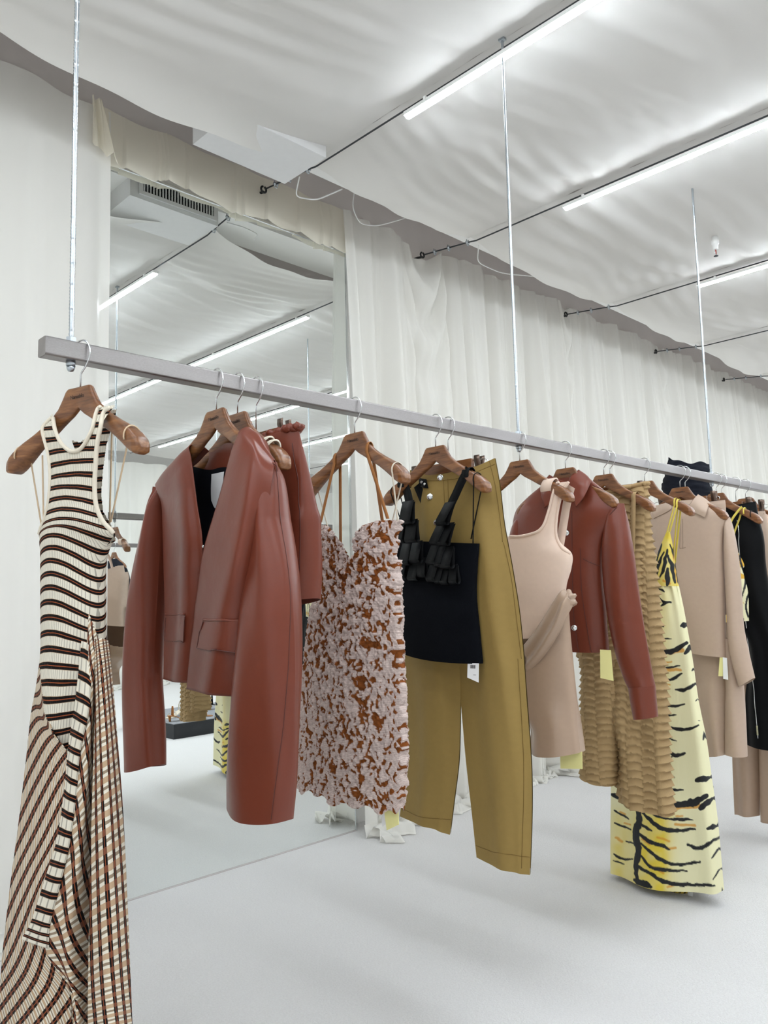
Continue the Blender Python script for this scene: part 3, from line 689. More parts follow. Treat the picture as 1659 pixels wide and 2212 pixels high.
# ------------------------------------------------------------------ the clothes on the rail
ZA, ZB_, ZJ, Z5, ZL, ZK, ZT, ZR, ZP, Z4 = zm(0, 700, .2532), zm(0, 1240, .4393), zm(240, 900, .4067), zm(640, 820, .2532), zm(600, 1050, .3528), zm(830, 950, .4297), zm(1080, 960, .3618), zm(1300, 980, .4432), zm(1400, 960, .1561), zm(600, 880, .1673)
K = lambda x: az_at(x)
def garment(name, fr, label, cat, z=-.25):
    return thing(name, fr.loc(0, z, 0), label, cat)
def hangtag(fr, parent, pts, mat, w0, strip=None):
    """a card hanging at traced corners"""
    P = np.array([fr.loc(*fr.pix(*p, w0)[:2], w0) for p in pts]); nn = fr.nrm * 0.0008
    V = np.r_[P + nn, P - nn]; b = MB().add(V, [(0, 1, 2, 3), (7, 6, 5, 4), (0, 4, 5, 1), (1, 5, 6, 2), (2, 6, 7, 3), (3, 7, 4, 0)])
    o = b.build('hang_tag', M[mat], parent, smooth=False); return o, P
# ---- 1 striped knit dress
def knit_mat(key, angle=0.0, spacing=.0268, cross=False, cream='#d9d2c2', dark='#14100f', rust='#8f4a2b', tan='#b79b7d', rib=.0052):
    t = NT(key); x = t.xyz(t.uv()); U, V = x[0], x[1]
    nz = t.noise(t.uv(), 25, 2); V2 = t.math('ADD', V, t.math('MULTIPLY', t.math('SUBTRACT', nz, 0.5), 0.003))
    if angle:
        ca, sa = math.cos(angle), math.sin(angle)
        V3 = t.math('ADD', t.math('MULTIPLY', V2, ca), t.math('MULTIPLY', U, sa)); U3 = t.math('SUBTRACT', t.math('MULTIPLY', U, ca), t.math('MULTIPLY', V2, sa)); U, V2 = U3, V3
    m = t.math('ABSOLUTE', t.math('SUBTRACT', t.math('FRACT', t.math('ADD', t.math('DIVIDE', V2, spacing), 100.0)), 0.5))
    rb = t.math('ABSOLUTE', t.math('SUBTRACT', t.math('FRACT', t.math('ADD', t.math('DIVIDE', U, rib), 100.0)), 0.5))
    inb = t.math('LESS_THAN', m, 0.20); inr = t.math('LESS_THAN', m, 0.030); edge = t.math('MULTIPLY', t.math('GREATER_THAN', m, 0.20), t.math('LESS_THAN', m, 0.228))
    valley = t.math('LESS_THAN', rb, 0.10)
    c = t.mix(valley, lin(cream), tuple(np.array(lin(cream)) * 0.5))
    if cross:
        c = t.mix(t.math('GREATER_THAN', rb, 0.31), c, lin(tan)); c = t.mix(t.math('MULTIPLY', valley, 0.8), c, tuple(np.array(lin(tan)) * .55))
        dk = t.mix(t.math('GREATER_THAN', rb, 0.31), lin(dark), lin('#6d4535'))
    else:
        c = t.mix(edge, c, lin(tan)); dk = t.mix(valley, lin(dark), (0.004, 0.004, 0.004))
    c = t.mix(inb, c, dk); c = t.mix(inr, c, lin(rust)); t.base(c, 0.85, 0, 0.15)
    h = t.math('SUBTRACT', rb, t.math('MULTIPLY', t.noise(t.uv(), 700, 2), 0.15)); t.bump(h, 0.6, 0.002); M[key] = t.m
knit_mat('knit_stripe'); knit_mat('knit_bias_left', -0.62, .036, True, rib=.019); knit_mat('knit_bias_right', 1.42, .040, True, rib=.021); knit_mat('knit_bias_mid', 0.85, .038, True, rib=.019); knit_mat('knit_strip', 0, .030, rib=.02)
f1 = Frame(K(174), 14)
hanger(K(174), 14, 'wooden hanger at the left end of the rail, carrying the striped dress')
G = garment('striped_dress', f1, 'long striped ribbed knit dress at the left end of the rail', 'dress')
rows = [(ZA((440, 770)), ZA((985, 690)), .016, 0, 0, .9), (ZA((372, 860)), ZA((900, 800)), .028, 0, 0, .95), (ZA((360, 920)), ZA((858, 890)), .036, 0, 0, .95), (ZA((402, 1090)), ZA((832, 1050)), .04, .002, 0, .9), (ZA((420, 1250)), ZA((826, 1200)), .042, .003, 0, .85), (ZA((415, 1400)), ZA((822, 1400)), .044, .005, 0, .8),
        (ZA((395, 1550)), ZA((845, 1560)), .046, .010, 0, .7), (ZA((362, 1690)), ZA((915, 1690)), .05, .015, 0, .5), (ZA((332, 1800)), ZA((1010, 1790)), .05, .024, 0, .2), (ZA((343, 1880)), ZA((968, 1895)), .05, .03), (ZA((348, 2000)), ZA((928, 2030)), .05, .034), (ZA((350, 2130)), ZA((915, 2180)), .05, .034),
        (ZB_((203, 100)), ZB_((528, 130)), .052, .034), (ZB_((204, 200)), ZB_((528, 240)), .052, .03), (ZB_((206, 320)), ZB_((530, 340)), .054, .022), (ZB_((203, 430)), ZB_((537, 440)), .056, .014), (ZB_((185, 560)), ZB_((548, 560)), .06, .0), (ZB_((158, 700)), ZB_((560, 700)), .064, -.015), (ZB_((140, 820)), ZB_((575, 820)), .066, -.02)]
neckF = [ZA(p) for p in [(452, 700), (455, 830), (475, 910), (515, 1000), (560, 1055), (610, 1083), (665, 1076), (715, 1030), (757, 955), (790, 880), (806, 800), (826, 730), (850, 690), (870, 600), (300, 500)]]
neckB = [ZA(p) for p in [(420, 500), (470, 880), (540, 920), (600, 985), (680, 1005), (740, 960), (800, 880), (860, 780), (960, 720), (1000, 500)]]
b = shell(f1, rows, 130, 300, cutF=[neckF, [ZB_(p) for p in [(-100, 440), (192, 440), (215, 690), (262, 782), (330, 885), (345, 1200), (-100, 1200)]]], cutB=[neckB, [ZA(p) for p in [(1004, 400), (1004, 720), (952, 900), (908, 1050), (882, 1250), (866, 1450), (884, 1600), (945, 1700), (985, 1790), (990, 1870), (1500, 1870), (1500, 400)]]], fold=folds(3, .006, 3, 1.5, .55), uvm='arc')
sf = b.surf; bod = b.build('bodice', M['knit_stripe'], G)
nl = [(452, 800), (468, 900), (508, 996), (560, 1058), (610, 1086), (668, 1077), (718, 1028), (760, 952), (792, 880), (808, 800), (828, 735), (856, 690)]
bb = MB().path(sf.line([ZA(p) for p in nl], 60, .004), .0042, 8)
bb.path(sf.line([ZA(p) for p in [(440, 800), (372, 870), (364, 930), (404, 1090), (420, 1250), (414, 1400), (392, 1550), (362, 1680), (334, 1790)]], 60, .002), .004, 8)
bb.path(sf.line([ZA(p) for p in [(935, 715), (880, 760), (858, 880), (834, 1050), (826, 1200), (822, 1400), (845, 1550), (900, 1670), (1000, 1775)]], 60, .004), .0045, 8)
def arc_over(fr, u0, w0=.03, lift=.004, n=14):
    """a strap going over the hanger arm at u0, from its front to its back"""
    top, bot, dep, fwd = hang_profile(np.array([u0])); zt = top[0] - .092; d = dep[0] + .003; f = fwd[0]
    a = np.linspace(-.4, math.pi + .4, n); return [fr.loc(u0, zt - .02 + (.02 + lift) * max(math.sin(x_), -.3), f + d * math.cos(x_)) for x_ in a]
bb.build('binding', M['cream_tape'], G)
for pts in (((238, 1010), (352, 1710)), ((362, 1120), (372, 1690)), ((955, 900), (935, 1700)), ((1085, 1040), (945, 1690))):
    a, c = (f1.loc(*f1.pix(*ZA(p), .0)[:2], .0) for p in pts); ribbon(np.linspace(a, c, 12), .004, f1.u, thick=.0015).build('hanging_loop', M['pale_tape'], G)
for u0 in (-.178, .178): MB().path(arc_over(f1, u0), .0018, 6).build('hanging_loop', M['pale_tape'], G)
# skirt panels, laid over one another as the cloth twists
def skirt(name, rows, mat, nu=60, nv=160, fold=None, uv='st'):
    b = patch(f1, [[ZB_(p[:2]) + (p[2],) for p in r] for r in rows], nu, nv, fold=fold, uv=uv); return b, b.build(name, M[mat], G, thick=.002)
bk = shell(f1, [(ZB_((188, 430)), ZB_((540, 440)), .06), (ZB_((158, 700)), ZB_((562, 700)), .07), (ZB_((128, 950)), ZB_((586, 950)), .08), (ZB_((92, 1250)), ZB_((606, 1250)), .09), (ZB_((52, 1550)), ZB_((620, 1550)), .10), (ZB_((5, 1950)), ZB_((634, 1900)), .11), (ZB_((-30, 2300)), ZB_((648, 2250)), .12), (ZB_((-45, 2500)), ZB_((655, 2420)), .125)], 90, 140, fold=folds(3, .012, 4), cutF=[[(-900, 1300), (1900, 1300), (1900, 6000), (-900, 6000)]])
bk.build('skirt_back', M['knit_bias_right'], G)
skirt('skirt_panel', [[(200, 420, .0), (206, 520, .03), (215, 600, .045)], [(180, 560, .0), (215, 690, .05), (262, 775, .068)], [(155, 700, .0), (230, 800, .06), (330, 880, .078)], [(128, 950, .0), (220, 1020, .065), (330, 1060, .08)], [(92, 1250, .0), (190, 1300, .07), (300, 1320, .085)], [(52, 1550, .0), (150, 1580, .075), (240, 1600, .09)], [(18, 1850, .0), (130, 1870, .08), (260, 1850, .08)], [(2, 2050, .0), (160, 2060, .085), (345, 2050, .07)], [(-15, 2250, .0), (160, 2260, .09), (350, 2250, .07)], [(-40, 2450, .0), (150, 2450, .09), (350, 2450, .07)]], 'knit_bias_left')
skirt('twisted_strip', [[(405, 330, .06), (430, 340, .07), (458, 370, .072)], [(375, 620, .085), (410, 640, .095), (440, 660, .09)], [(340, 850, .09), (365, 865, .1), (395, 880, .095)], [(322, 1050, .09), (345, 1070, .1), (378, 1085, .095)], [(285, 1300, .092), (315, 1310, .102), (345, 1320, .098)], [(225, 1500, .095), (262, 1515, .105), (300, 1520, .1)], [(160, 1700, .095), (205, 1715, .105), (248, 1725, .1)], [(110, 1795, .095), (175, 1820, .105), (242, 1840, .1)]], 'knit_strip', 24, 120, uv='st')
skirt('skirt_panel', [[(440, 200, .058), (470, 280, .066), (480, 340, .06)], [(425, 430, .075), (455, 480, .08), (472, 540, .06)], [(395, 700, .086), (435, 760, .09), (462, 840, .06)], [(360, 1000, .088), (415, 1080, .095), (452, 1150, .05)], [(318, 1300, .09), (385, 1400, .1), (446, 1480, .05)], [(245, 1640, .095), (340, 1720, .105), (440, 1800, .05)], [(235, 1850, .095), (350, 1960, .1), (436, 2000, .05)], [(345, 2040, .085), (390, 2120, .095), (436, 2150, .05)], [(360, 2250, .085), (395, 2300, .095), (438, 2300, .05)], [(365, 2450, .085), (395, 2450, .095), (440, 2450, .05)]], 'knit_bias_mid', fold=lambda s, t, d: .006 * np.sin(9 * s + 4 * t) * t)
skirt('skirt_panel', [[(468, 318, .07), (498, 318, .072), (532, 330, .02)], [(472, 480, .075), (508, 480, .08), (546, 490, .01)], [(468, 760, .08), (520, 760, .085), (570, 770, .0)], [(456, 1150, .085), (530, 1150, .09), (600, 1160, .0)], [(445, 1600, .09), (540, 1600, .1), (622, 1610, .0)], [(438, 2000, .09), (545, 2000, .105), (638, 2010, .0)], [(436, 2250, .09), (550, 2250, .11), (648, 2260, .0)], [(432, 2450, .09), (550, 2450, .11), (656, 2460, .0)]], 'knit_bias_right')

# ---- 2 collarless leather jacket, 3 knit top behind it, 4 leather shorts
f2 = Frame(K(467), 0)
hanger(K(467), 0, 'wooden hanger inside the collarless brown leather jacket')
G = garment('leather_jacket', f2, 'collarless brown leather jacket with flap pockets, nearest on the rail', 'jacket')
bk = patch(f2, [[ZJ(p[:2]) + (p[2],) for p in r] for r in [[(245, 365, -.005), (430, 215, -.04), (540, 185, -.045), (640, 140, -.04), (860, 255, -.005)], [(275, 600, -.01), (400, 590, -.042), (520, 600, -.045), (650, 610, -.042), (830, 620, -.01)], [(285, 1000, -.01), (400, 1010, -.045), (520, 1030, -.046), (650, 1060, -.045), (770, 1100, -.01)], [(285, 1390, -.01), (400, 1405, -.045), (520, 1430, -.046), (650, 1460, -.045), (720, 1480, -.01)]]], 50, 60)
bk.build('back_panel', M['leather_brown'], G)
patch(f2, [[ZJ(p[:2]) + (p[2],) for p in r] for r in [[(425, 262, -.030), (520, 283, -.040), (610, 268, -.034), (800, 300, -.02)], [(330, 600, -.03), (450, 620, -.038), (600, 640, -.038), (780, 640, -.02)], [(320, 1000, -.03), (450, 1000, -.038), (600, 1020, -.038), (740, 1060, -.02)], [(310, 1380, -.03), (430, 1395, -.038), (560, 1420, -.038), (700, 1470, -.02)]]], 24, 30).build('lining', M['lining_navy'], G)
patch(f2, [[ZJ(p[:2]) + (p[2],) for p in r] for r in [[(533, 306, -.032), (600, 292, -.03)], [(530, 400, -.038), (590, 380, -.034)], [(535, 495, -.04), (565, 480, -.038)]]], 8, 10).build('label', M['white_card'], G)
LP = patch(f2, [[ZJ(p[:2]) + (p[2],) for p in r] for r in [[(238, 362, .012), (318, 250, .034), (418, 160, .02)], [(250, 400, .02), (330, 320, .044), (426, 215, .03)], [(272, 470, .02), (350, 400, .05), (438, 300, .035)], [(278, 600, .02), (370, 560, .062), (460, 470, .042)], [(283, 800, .02), (380, 780, .066), (487, 660, .046)], [(288, 1000, .02), (380, 990, .06), (482, 900, .045)], [(285, 1200, .02), (370, 1200, .056), (450, 1150, .045)], [(281, 1395, .02), (350, 1410, .056), (428, 1415, .045)]]], 60, 130, wrap=(.008, .035), fold=lambda s, t, d: .003 * np.sin(7 * s + 5 * t) * np.sin(3.1 * s))
LP.build('front_panel', M['leather_brown'], G, thick=.0025)
RP = patch(f2, [[ZJ(p[:2]) + (p[2],) for p in r] for r in [[(690, 74, .008), (745, 110, .014), (862, 240, -.002)], [(672, 110, .02), (750, 180, .035), (862, 290, .01)], [(638, 200, .032), (725, 290, .052), (850, 380, .02)], [(580, 420, .045), (700, 500, .066), (830, 600, .02)], [(492, 720, .056), (650, 780, .076), (790, 850, .02)], [(458, 950, .056), (600, 1000, .072), (760, 1050, .02)], [(428, 1200, .056), (560, 1230, .066), (740, 1260, .02)], [(405, 1447, .056), (520, 1474, .06), (720, 1492, .02)]]], 70, 140, wrap=(.035, .008), fold=lambda s, t, d: .004 * np.sin(9 * s + 3 * t) * np.sin(3.1 * s))
RP.build('front_panel', M['leather_brown'], G, thick=.0025)
SR = shell(f2, [(ZJ((800, 246)), ZJ((885, 240)), .012, 0, .0), (ZJ((778, 330)), ZJ((922, 330)), .035, 0, .0), (ZJ((745, 520)), ZJ((950, 500)), .046, 0, .004), (ZJ((712, 780)), ZJ((985, 760)), .05, 0, .008), (ZJ((685, 1050)), ZJ((1008, 1030)), .052, 0, .012), (ZJ((660, 1350)), ZJ((1018, 1330)), .054, 0, .012), (ZJ((638, 1600)), ZJ((1010, 1650)), .054, 0, .01), (ZJ((620, 1850)), ZJ((995, 1920)), .052, 0, .008), (ZJ((617, 2050)), ZJ((968, 2158)), .05, -.012, .008)], 56, 120, fold=lambda s, t, d: .004 * np.sin(6 * s + 8 * t) + .003 * np.sin(14 * s - 5 * t))
SR.build('sleeve', M['leather_brown'], G)
SL = shell(f2, [(ZJ((232, 372)), ZJ((300, 380)), .012, 0, .0), (ZJ((200, 470)), ZJ((295, 480)), .034, 0, .0), (ZJ((160, 660)), ZJ((296, 680)), .044, 0, .004), (ZJ((118, 880)), ZJ((296, 900)), .048, 0, .006), (ZJ((92, 1120)), ZJ((290, 1130)), .05, 0, .008), (ZJ((68, 1400)), ZJ((284, 1400)), .05, 0, .008), (ZJ((62, 1640)), ZJ((288, 1640)), .048, 0, .006), (ZJ((70, 1866)), ZJ((292, 1846)), .045, -.008, .004)], 48, 110, fold=lambda s, t, d: .004 * np.sin(6 * s + 9 * t + 1) + .003 * np.sin(13 * s - 4 * t))
SL.build('sleeve', M['leather_brown'], G)
quad_on(LP.surf, [ZJ(p) for p in [(280, 1062), (392, 1056), (384, 1196), (274, 1194)]], .004, thick=.005, bulge=.004).build('pocket_flap', M['leather_brown'], G)
quad_on(RP.surf, [ZJ(p) for p in [(488, 1088), (690, 1088), (668, 1250), (455, 1232)]], .004, thick=.005, bulge=.005).build('pocket_flap', M['leather_brown'], G)
M['leather_seam'] = plain('leather_seam', '#54261e', 0.5).m
for pts in ([(279, 1066), (272, 1192), (330, 1197), (383, 1195), (391, 1062)],): 
    b = MB()
    for i in range(len(pts) - 1): b.path(LP.surf.line([ZJ(pts[i]), ZJ(pts[i + 1])], 14, .012), .0013, 5)
for pts in ([(487, 1094), (468, 1150), (455, 1232), (560, 1243), (666, 1250)],):
    b.build('flap_edge', M['leather_seam'], G); b = MB()
    for i in range(len(pts) - 1): b.path(RP.surf.line([ZJ(pts[i]), ZJ(pts[i + 1])], 14, .013), .0014, 5)
b.build('flap_edge', M['leather_seam'], G)
b = MB()
for sfc, pts in ((LP.surf, [(285, 1052), (340, 1048), (392, 1050)]), (RP.surf, [(490, 1080), (580, 1080), (685, 1086)])): b.path(sfc.line([ZJ(p) for p in pts], 16, .005), .0032, 6)
b.build('pocket_welt', M['leather_brown'], G)
b = MB()
for sfc, pts in ((RP.surf, [(650, 740), (615, 850), (575, 960), (542, 1070)]), (LP.surf, [(335, 690), (342, 860), (355, 1035)]), (RP.surf, [(728, 120), (730, 300), (715, 480), (690, 640)]), (SR.surf, [(880, 262), (918, 420), (945, 620), (955, 850), (950, 1100), (940, 1350), (915, 1650), (880, 1900), (850, 2140)]), (SR.surf, [(800, 262), (845, 246), (885, 262), (905, 285)])):
    b.path(sfc.line([ZJ(p) for p in pts], 50, .0006), .0009, 5)
b.build('seam', M['leather_seam'], G)
bt = f2.loc(*f2.pix(*ZJ((490, 690)), .05)[:2], .05); MB().ball(bt, .004, 10, 8).build('snap', M['chrome'], G)

f3 = Frame(K(513), 0)
hanger(K(513), 0, 'wooden hanger behind the brown leather jacket, with cream knit straps')
G = garment('knit_top', f3, 'cream and black knit top mostly hidden behind the leather jacket', 'top')
b = MB()
for u0 in (.128, .150):
    a = np.linspace(-1.2, math.pi + 1.0, 20); top, bot, dep, fwd = hang_profile(np.array([u0])); zc = (top[0] + bot[0]) / 2 - .092; hh = (top[0] - bot[0]) / 2 + .003
    b2 = ribbon(np.array([f3.loc(u0 + .012 * math.sin(x_), zc + hh * math.sin(x_), fwd[0] + (dep[0] + .003) * math.cos(x_)) for x_ in a]), .016, f3.u, thick=.004); b.V += b2.V; b.F += [tuple(i + b.n for i in f) for f in b2.F]; b.M += b2.M; b.UV += b2.UV; b.COL += b2.COL; b.n += b2.n
b.build('strap', M['cream_tape'], G)
shell(f3, [(('l', -.12, -.24), ('l', .14, -.24), .006), (('l', -.13, -.32), ('l', .13, -.32), .008), (('l', -.12, -.45), ('l', .12, -.45), .008), (('l', -.13, -.62), ('l', .13, -.62), .008)], 40, 60, uvm='arc').build('body', M['knit_stripe'], G)

f4 = Frame(K(553), 0)
clip_hanger(K(553), 0, 'clip hanger holding the brown leather shorts', (-.12, .118))
G = garment('leather_shorts', f4, 'brown leather shorts with gathered elastic waist, behind the jacket', 'shorts')
FS = lambda s, t, d: .004 * np.sin(40 * s) * np.exp(-t * 8) + .005 * np.sin(11 * s + 6 * t) * (t > .05) + .006 * np.exp(-((t - .62) / .05) ** 2) * np.sin(9 * s)
b = shell(f4, [(('l', -.15, -.175), Z4((285, 250)), .022), (('l', -.15, -.19), Z4((292, 310)), .03), (('l', -.165, -.28), Z4((385, 700)), .045, 0, -.01), (('l', -.175, -.40), Z4((470, 1130)), .055, 0, -.02), (('l', -.18, -.48), Z4((520, 1500)), .06, 0, -.026), (('l', -.18, -.55), Z4((548, 1980)), .065, 0, -.03), (('l', -.18, -.60), ZJ((1108, 958)), .068, 0, -.03)], 90, 110, fold=FS, q=.8)
b.build('body', M['leather_brown'], G); sf = b.surf
bb = MB().path(sf.line([Z4(p) for p in [(185, 460), (215, 700), (265, 950), (270, 1250), (285, 1330), (290, 1600), (280, 2100)]], 40, .001), .0012, 6); bb.build('seam', M['leather_seam'], G)
bb = MB()
ring = np.r_[sf.P[:90], b.back.P[:90][::-1]]; ring = ring + np.array([0, 0, 1.0]) * (.003 * np.sin(np.arange(180) * 1.1))[:, None]; bb.path(ring, .009 + .0012 * np.sin(np.arange(180) * 1.1), 8, caps=False)
bb.build('waistband', M['leather_brown'], G)

# ---- 5 leopard dress
f5 = Frame(K(766), 0)
hanger(K(766), 0, 'wooden hanger with tan straps, carrying the brown spotted dress')
G = garment('spotted_dress', f5, 'crinkled brown and pink spotted strapless dress on tan straps', 'dress')
t = NT('leopard_crinkle'); at = t.n('ShaderNodeAttribute', attribute_name='Col'); x = t.xyz(t.uv())
ln = t.n('ShaderNodeTexWave', bands_direction='Y', i_Scale=70.0, i_Distortion=6.0); t.t.links.new(t.uv(), ln.inputs[0]); ln.inputs['Detail Scale'].default_value = 9
pk = t.math('GREATER_THAN', t.xyz(at.outputs['Vector'])[2], 0.2)
t.base(t.mix(t.math('MULTIPLY', pk, t.math('MULTIPLY', ln.outputs[1], 0.38)), at.outputs['Color'], lin('#7d625a')), 0.85, 0, 0.15)
h = t.math('ADD', t.math('MULTIPLY', ln.outputs[1], 0.25), t.math('MULTIPLY', t.noise(t.uv(), 160, 3), 0.9)); t.bump(h, 0.55, 0.004); M['leopard'] = t.m
def leopard(px, py, s, t, base):
    u, z = base[..., 0], base[..., 1]; wx = vnoise(u * 45, z * 45, 1) - .5; wy = vnoise(u * 45 + 9, z * 45, 2) - .5
    a, c = u * 1.0 + wx * .014, z * 1.0 + wy * .014
    n = .58 * vnoise(a * 112 + 7, c * 66 + 60, 3) + .42 * vnoise(a * 210 + 3, c * 140 + 90, 4)
    m = n > .575
    col = np.where(m[..., None], np.array(lin('#7c451d')) * (0.65 + .7 * vnoise(u * 160, z * 160, 8))[..., None], np.array(lin('#d3c2bb')) * (.85 + .3 * vnoise(u * 260, z * 260, 12))[..., None])
    d = .007 * (vnoise(u * 70 + 5, z * 60, 6) - .5) + .008 * (vnoise(u * 140, z * 110, 7) - .5) + .005 * (vnoise(u * 290, z * 290, 9) - .5) - .003 * np.clip((n - .5) * 12, 0, 1)
    return d, col
rows = [(('l', -.15, -.345), ZL((774, 205)), .03), (('l', -.155, -.38), ZL((768, 290)), .045), (('l', -.155, -.45), ZL((752, 450)), .05), (('l', -.155, -.53), ZL((757, 600)), .05), (ZL((212, 760)), ZL((765, 790)), .05), (ZL((182, 1000)), ZL((775, 1000)), .05), (ZL((160, 1250)), ZL((788, 1230)), .052), (ZL((148, 1480)), ZL((800, 1480)), .055), (ZL((140, 1650)), ZL((802, 1680)), .056), (ZL((130, 1800)), ZL((790, 1860)), .056), (ZL((120, 1830)), ZL((770, 1995)), .055)]
cutF = [[ZL(p) for p in [(200, 0), (215, 300), (262, 226), (300, 240), (345, 282), (390, 345), (425, 415), (446, 445), (456, 400), (450, 335), (478, 275), (525, 235), (600, 212), (700, 203), (790, 200), (900, 0)]]]
r_ = np.random.RandomState(4)
b = shell(f5, rows, 230, 420, cutF=cutF, cutB=[[ZL(p) for p in [(-200, -200), (0, 470), (1100, 440), (1300, -200)]]], paint=leopard, q=.75, fold=folds(2, .008, 8, .3))
P = b.F_; 
for arr in b.V: pass
nv, nu = 420, 230
for gi in (0, 1):        # scalloped, uneven side edges and hem
    V = b.V[gi].reshape(nv, nu, 3); tt = np.linspace(0, 1, nv); e = np.abs(np.linspace(-1, 1, nu)) ** 6
    sc1 = .006 * np.sin(tt * 95 + .8 * np.sin(tt * 21)) ; V += (sc1[:, None] * e[None] * np.sign(np.linspace(-1, 1, nu))[None])[..., None] * f5.u
    hm = .007 * np.sin(np.linspace(0, 1, nu) * 46) + .004 * np.sin(np.linspace(0, 1, nu) * 21); V[..., 2] += hm[None] * (tt ** 8)[:, None]
    b.V[gi] = V.reshape(-1, 3)
b.build('body', M['leopard'], G, use_col=True)
bb = MB(); upv = f5.u
def strap(fr, G, a, over, c, width, mat, name='strap', w0=.03, thick=.0016):
    """a flat strap from the front point a over the hanger arm at u=over and down the back to c"""
    A = fr.loc(*fr.pix(*a, w0)[:2], w0); arc = arc_over(fr, over, n=12); Cc = fr.loc(*fr.spec(c), -w0)
    P = np.r_[np.linspace(A, arc[0], 10)[:-1], arc, np.linspace(arc[-1], Cc, 10)[1:]]
    return ribbon(P, width, fr.u, thick=thick).build(name, M[mat], G)
strap(f5, G, ZL((262, 222)), -.075, ('l', -.105, -.47), .011, 'tan_tape'); strap(f5, G, ZL((674, 200)), .062, ('l', .095, -.47), .011, 'tan_tape')
strap(f5, G, ZL((735, 215)), .178, ('l', .12, -.36), .0045, 'cream_tape', 'hanging_loop', .02); strap(f5, G, ZL((258, 215)), -.18, ('l', -.14, -.37), .0045, 'cream_tape', 'hanging_loop', .02)
hangtag(f5, G, [ZL(p) for p in [(652, 1985), (738, 1990), (742, 2072), (668, 2108)]], 'yellow_card', .0); hangtag(f5, G, [ZL(p) for p in [(636, 1985), (690, 1985), (690, 2050), (640, 2085)]], 'white_card', -.01)

# ---- 6 black top, 7 khaki trousers
f6 = Frame(K(941), 0)
hanger(K(941), 0, 'wooden hanger with black leather straps, carrying the navy black top')
G = garment('looped_top', f6, 'navy black knit top with black leather loops on its straps', 'top')
b = shell(f6, [(ZK((40, 505)), ZK((480, 522)), .02), (ZK((45, 610)), ZK((474, 625)), .032), (ZK((58, 760)), ZK((470, 780)), .036), (ZK((50, 910)), ZK((486, 950)), .038), (ZK((40, 1045)), ZK((503, 1125)), .04, -.012)], 60, 90, q=.8, Tb=.4, fold=folds(2, .004, 2))
b.build('body', M['black_knit'], G); sf6 = b.surf
M['leather_loop'] = M['leather_black']
def tape_px(fr, G, pts, width, mat, w, name='strap'):
    P = np.array([fr.loc(*fr.pix(*p, w_)[:2], w_) for p, w_ in zip(pts, w)]); P = smooth_interp(P, 30); T = np.gradient(P, axis=0); up = np.cross(T, fr.nrm); return ribbon(P, width, up).build(name, M[mat], G)
tape_px(f6, G, [Z5(p) for p in [(1030, 900), (1110, 1090), (1200, 1300), (1250, 1420)]], .030, 'black_tape', [-.03, -.03, -.03, -.02]); tape_px(f6, G, [Z5(p) for p in [(1480, 880), (1420, 1060), (1340, 1270), (1290, 1420)]], .030, 'black_tape', [-.03, -.03, -.03, -.02])
tape_px(f6, G, [Z5(p) for p in [(1475, 760), (1420, 850), (1360, 980), (1315, 1080), (1270, 1250), (1240, 1450), (1290, 1560)]], .030, 'leather_black', [.015, .02, .025, .03, .032, .034, .036]); tape_px(f6, G, [Z5(p) for p in [(915, 880), (945, 960), (965, 1060), (975, 1200), (990, 1400), (1010, 1560)]], .034, 'leather_black', [.0, .02, .025, .03, .034, .036])
ribbon(np.array(arc_over(f6, .135)), .028, f6.u).build('strap', M['leather_black'], G); ribbon(np.array(arc_over(f6, -.135)), .028, f6.u).build('strap', M['leather_black'], G)
def loop(fr, G, x, y, wpx=74, hpx=170, w0=.04, lean=0.0):
    """a leather strip folded back on itself, its fold hanging down at the traced point"""
    c = fr.pix(*Z5((x, y)), w0); tp = fr.pix(*Z5((x + lean, y - hpx)), w0); wid = abs(fr.pix(*Z5((x + wpx / 2, y)), w0)[0] - fr.pix(*Z5((x - wpx / 2, y)), w0)[0])
    H = tp[1] - c[1]; r0 = .011; P = []
    P.append((tp[0], tp[1], w0 + .002)); P.append((tp[0] * .7 + c[0] * .3, tp[1] - .3 * H, w0 + .010))
    for a in np.linspace(10, -190, 10): P.append((c[0], c[1] + r0 + r0 * math.sin(math.radians(a)), w0 + .009 + r0 * math.cos(math.radians(a))))
    P.append((tp[0] * .7 + c[0] * .3, tp[1] - .3 * H, w0)); P.append((tp[0], tp[1] - .004, w0 - .002))
    Q = smooth_interp(np.array(P), 40); return ribbon(fr.loc(Q[:, 0], Q[:, 1], Q[:, 2]), wid, fr.u).build('leather_loop', M['leather_black'], G)
for x_, y_, w_, ln_ in ((1180, 1725, 74, 10), (1240, 1740, 60, 0), (1290, 1750, 62, 0), (1368, 1745, 66, -20), (920, 1705, 70, 0), (1020, 1715, 76, 0), (1100, 1690, 66, -20)): loop(f6, G, x_, y_, w_, 170, .040, ln_)
for x_, y_, w_, ln_ in ((1178, 1580, 72, 20), (1240, 1600, 60, 10), (1305, 1615, 90, 0), (950, 1585, 80, 0), (1040, 1565, 84, 0)): loop(f6, G, x_, y_, w_, 190, .050, ln_)
for x_, y_, w_, ln_ in ((1215, 1410, 84, 40), (1280, 1420, 70, 40), (905, 1395, 70, 0), (1005, 1392, 92, -10)): loop(f6, G, x_, y_, w_, 200, .060, ln_)
for x_, y_, w_, ln_ in ((1265, 1245, 84, 50), (962, 1235, 96, 0)): loop(f6, G, x_, y_, w_, 200, .068, ln_)
strap(f6, G, Z5((1508, 1400)), .172, ('l', .12, -.39), .0035, 'black_tape', 'hanging_loop', .012); strap(f6, G, Z5((885, 1180)), -.172, ('l', -.12, -.39), .0035, 'black_tape', 'hanging_loop', .012)
o, P = hangtag(f6, G, [ZK(p) for p in [(420, 1122), (475, 1124), (474, 1220), (418, 1195)]], 'white_card', .02)
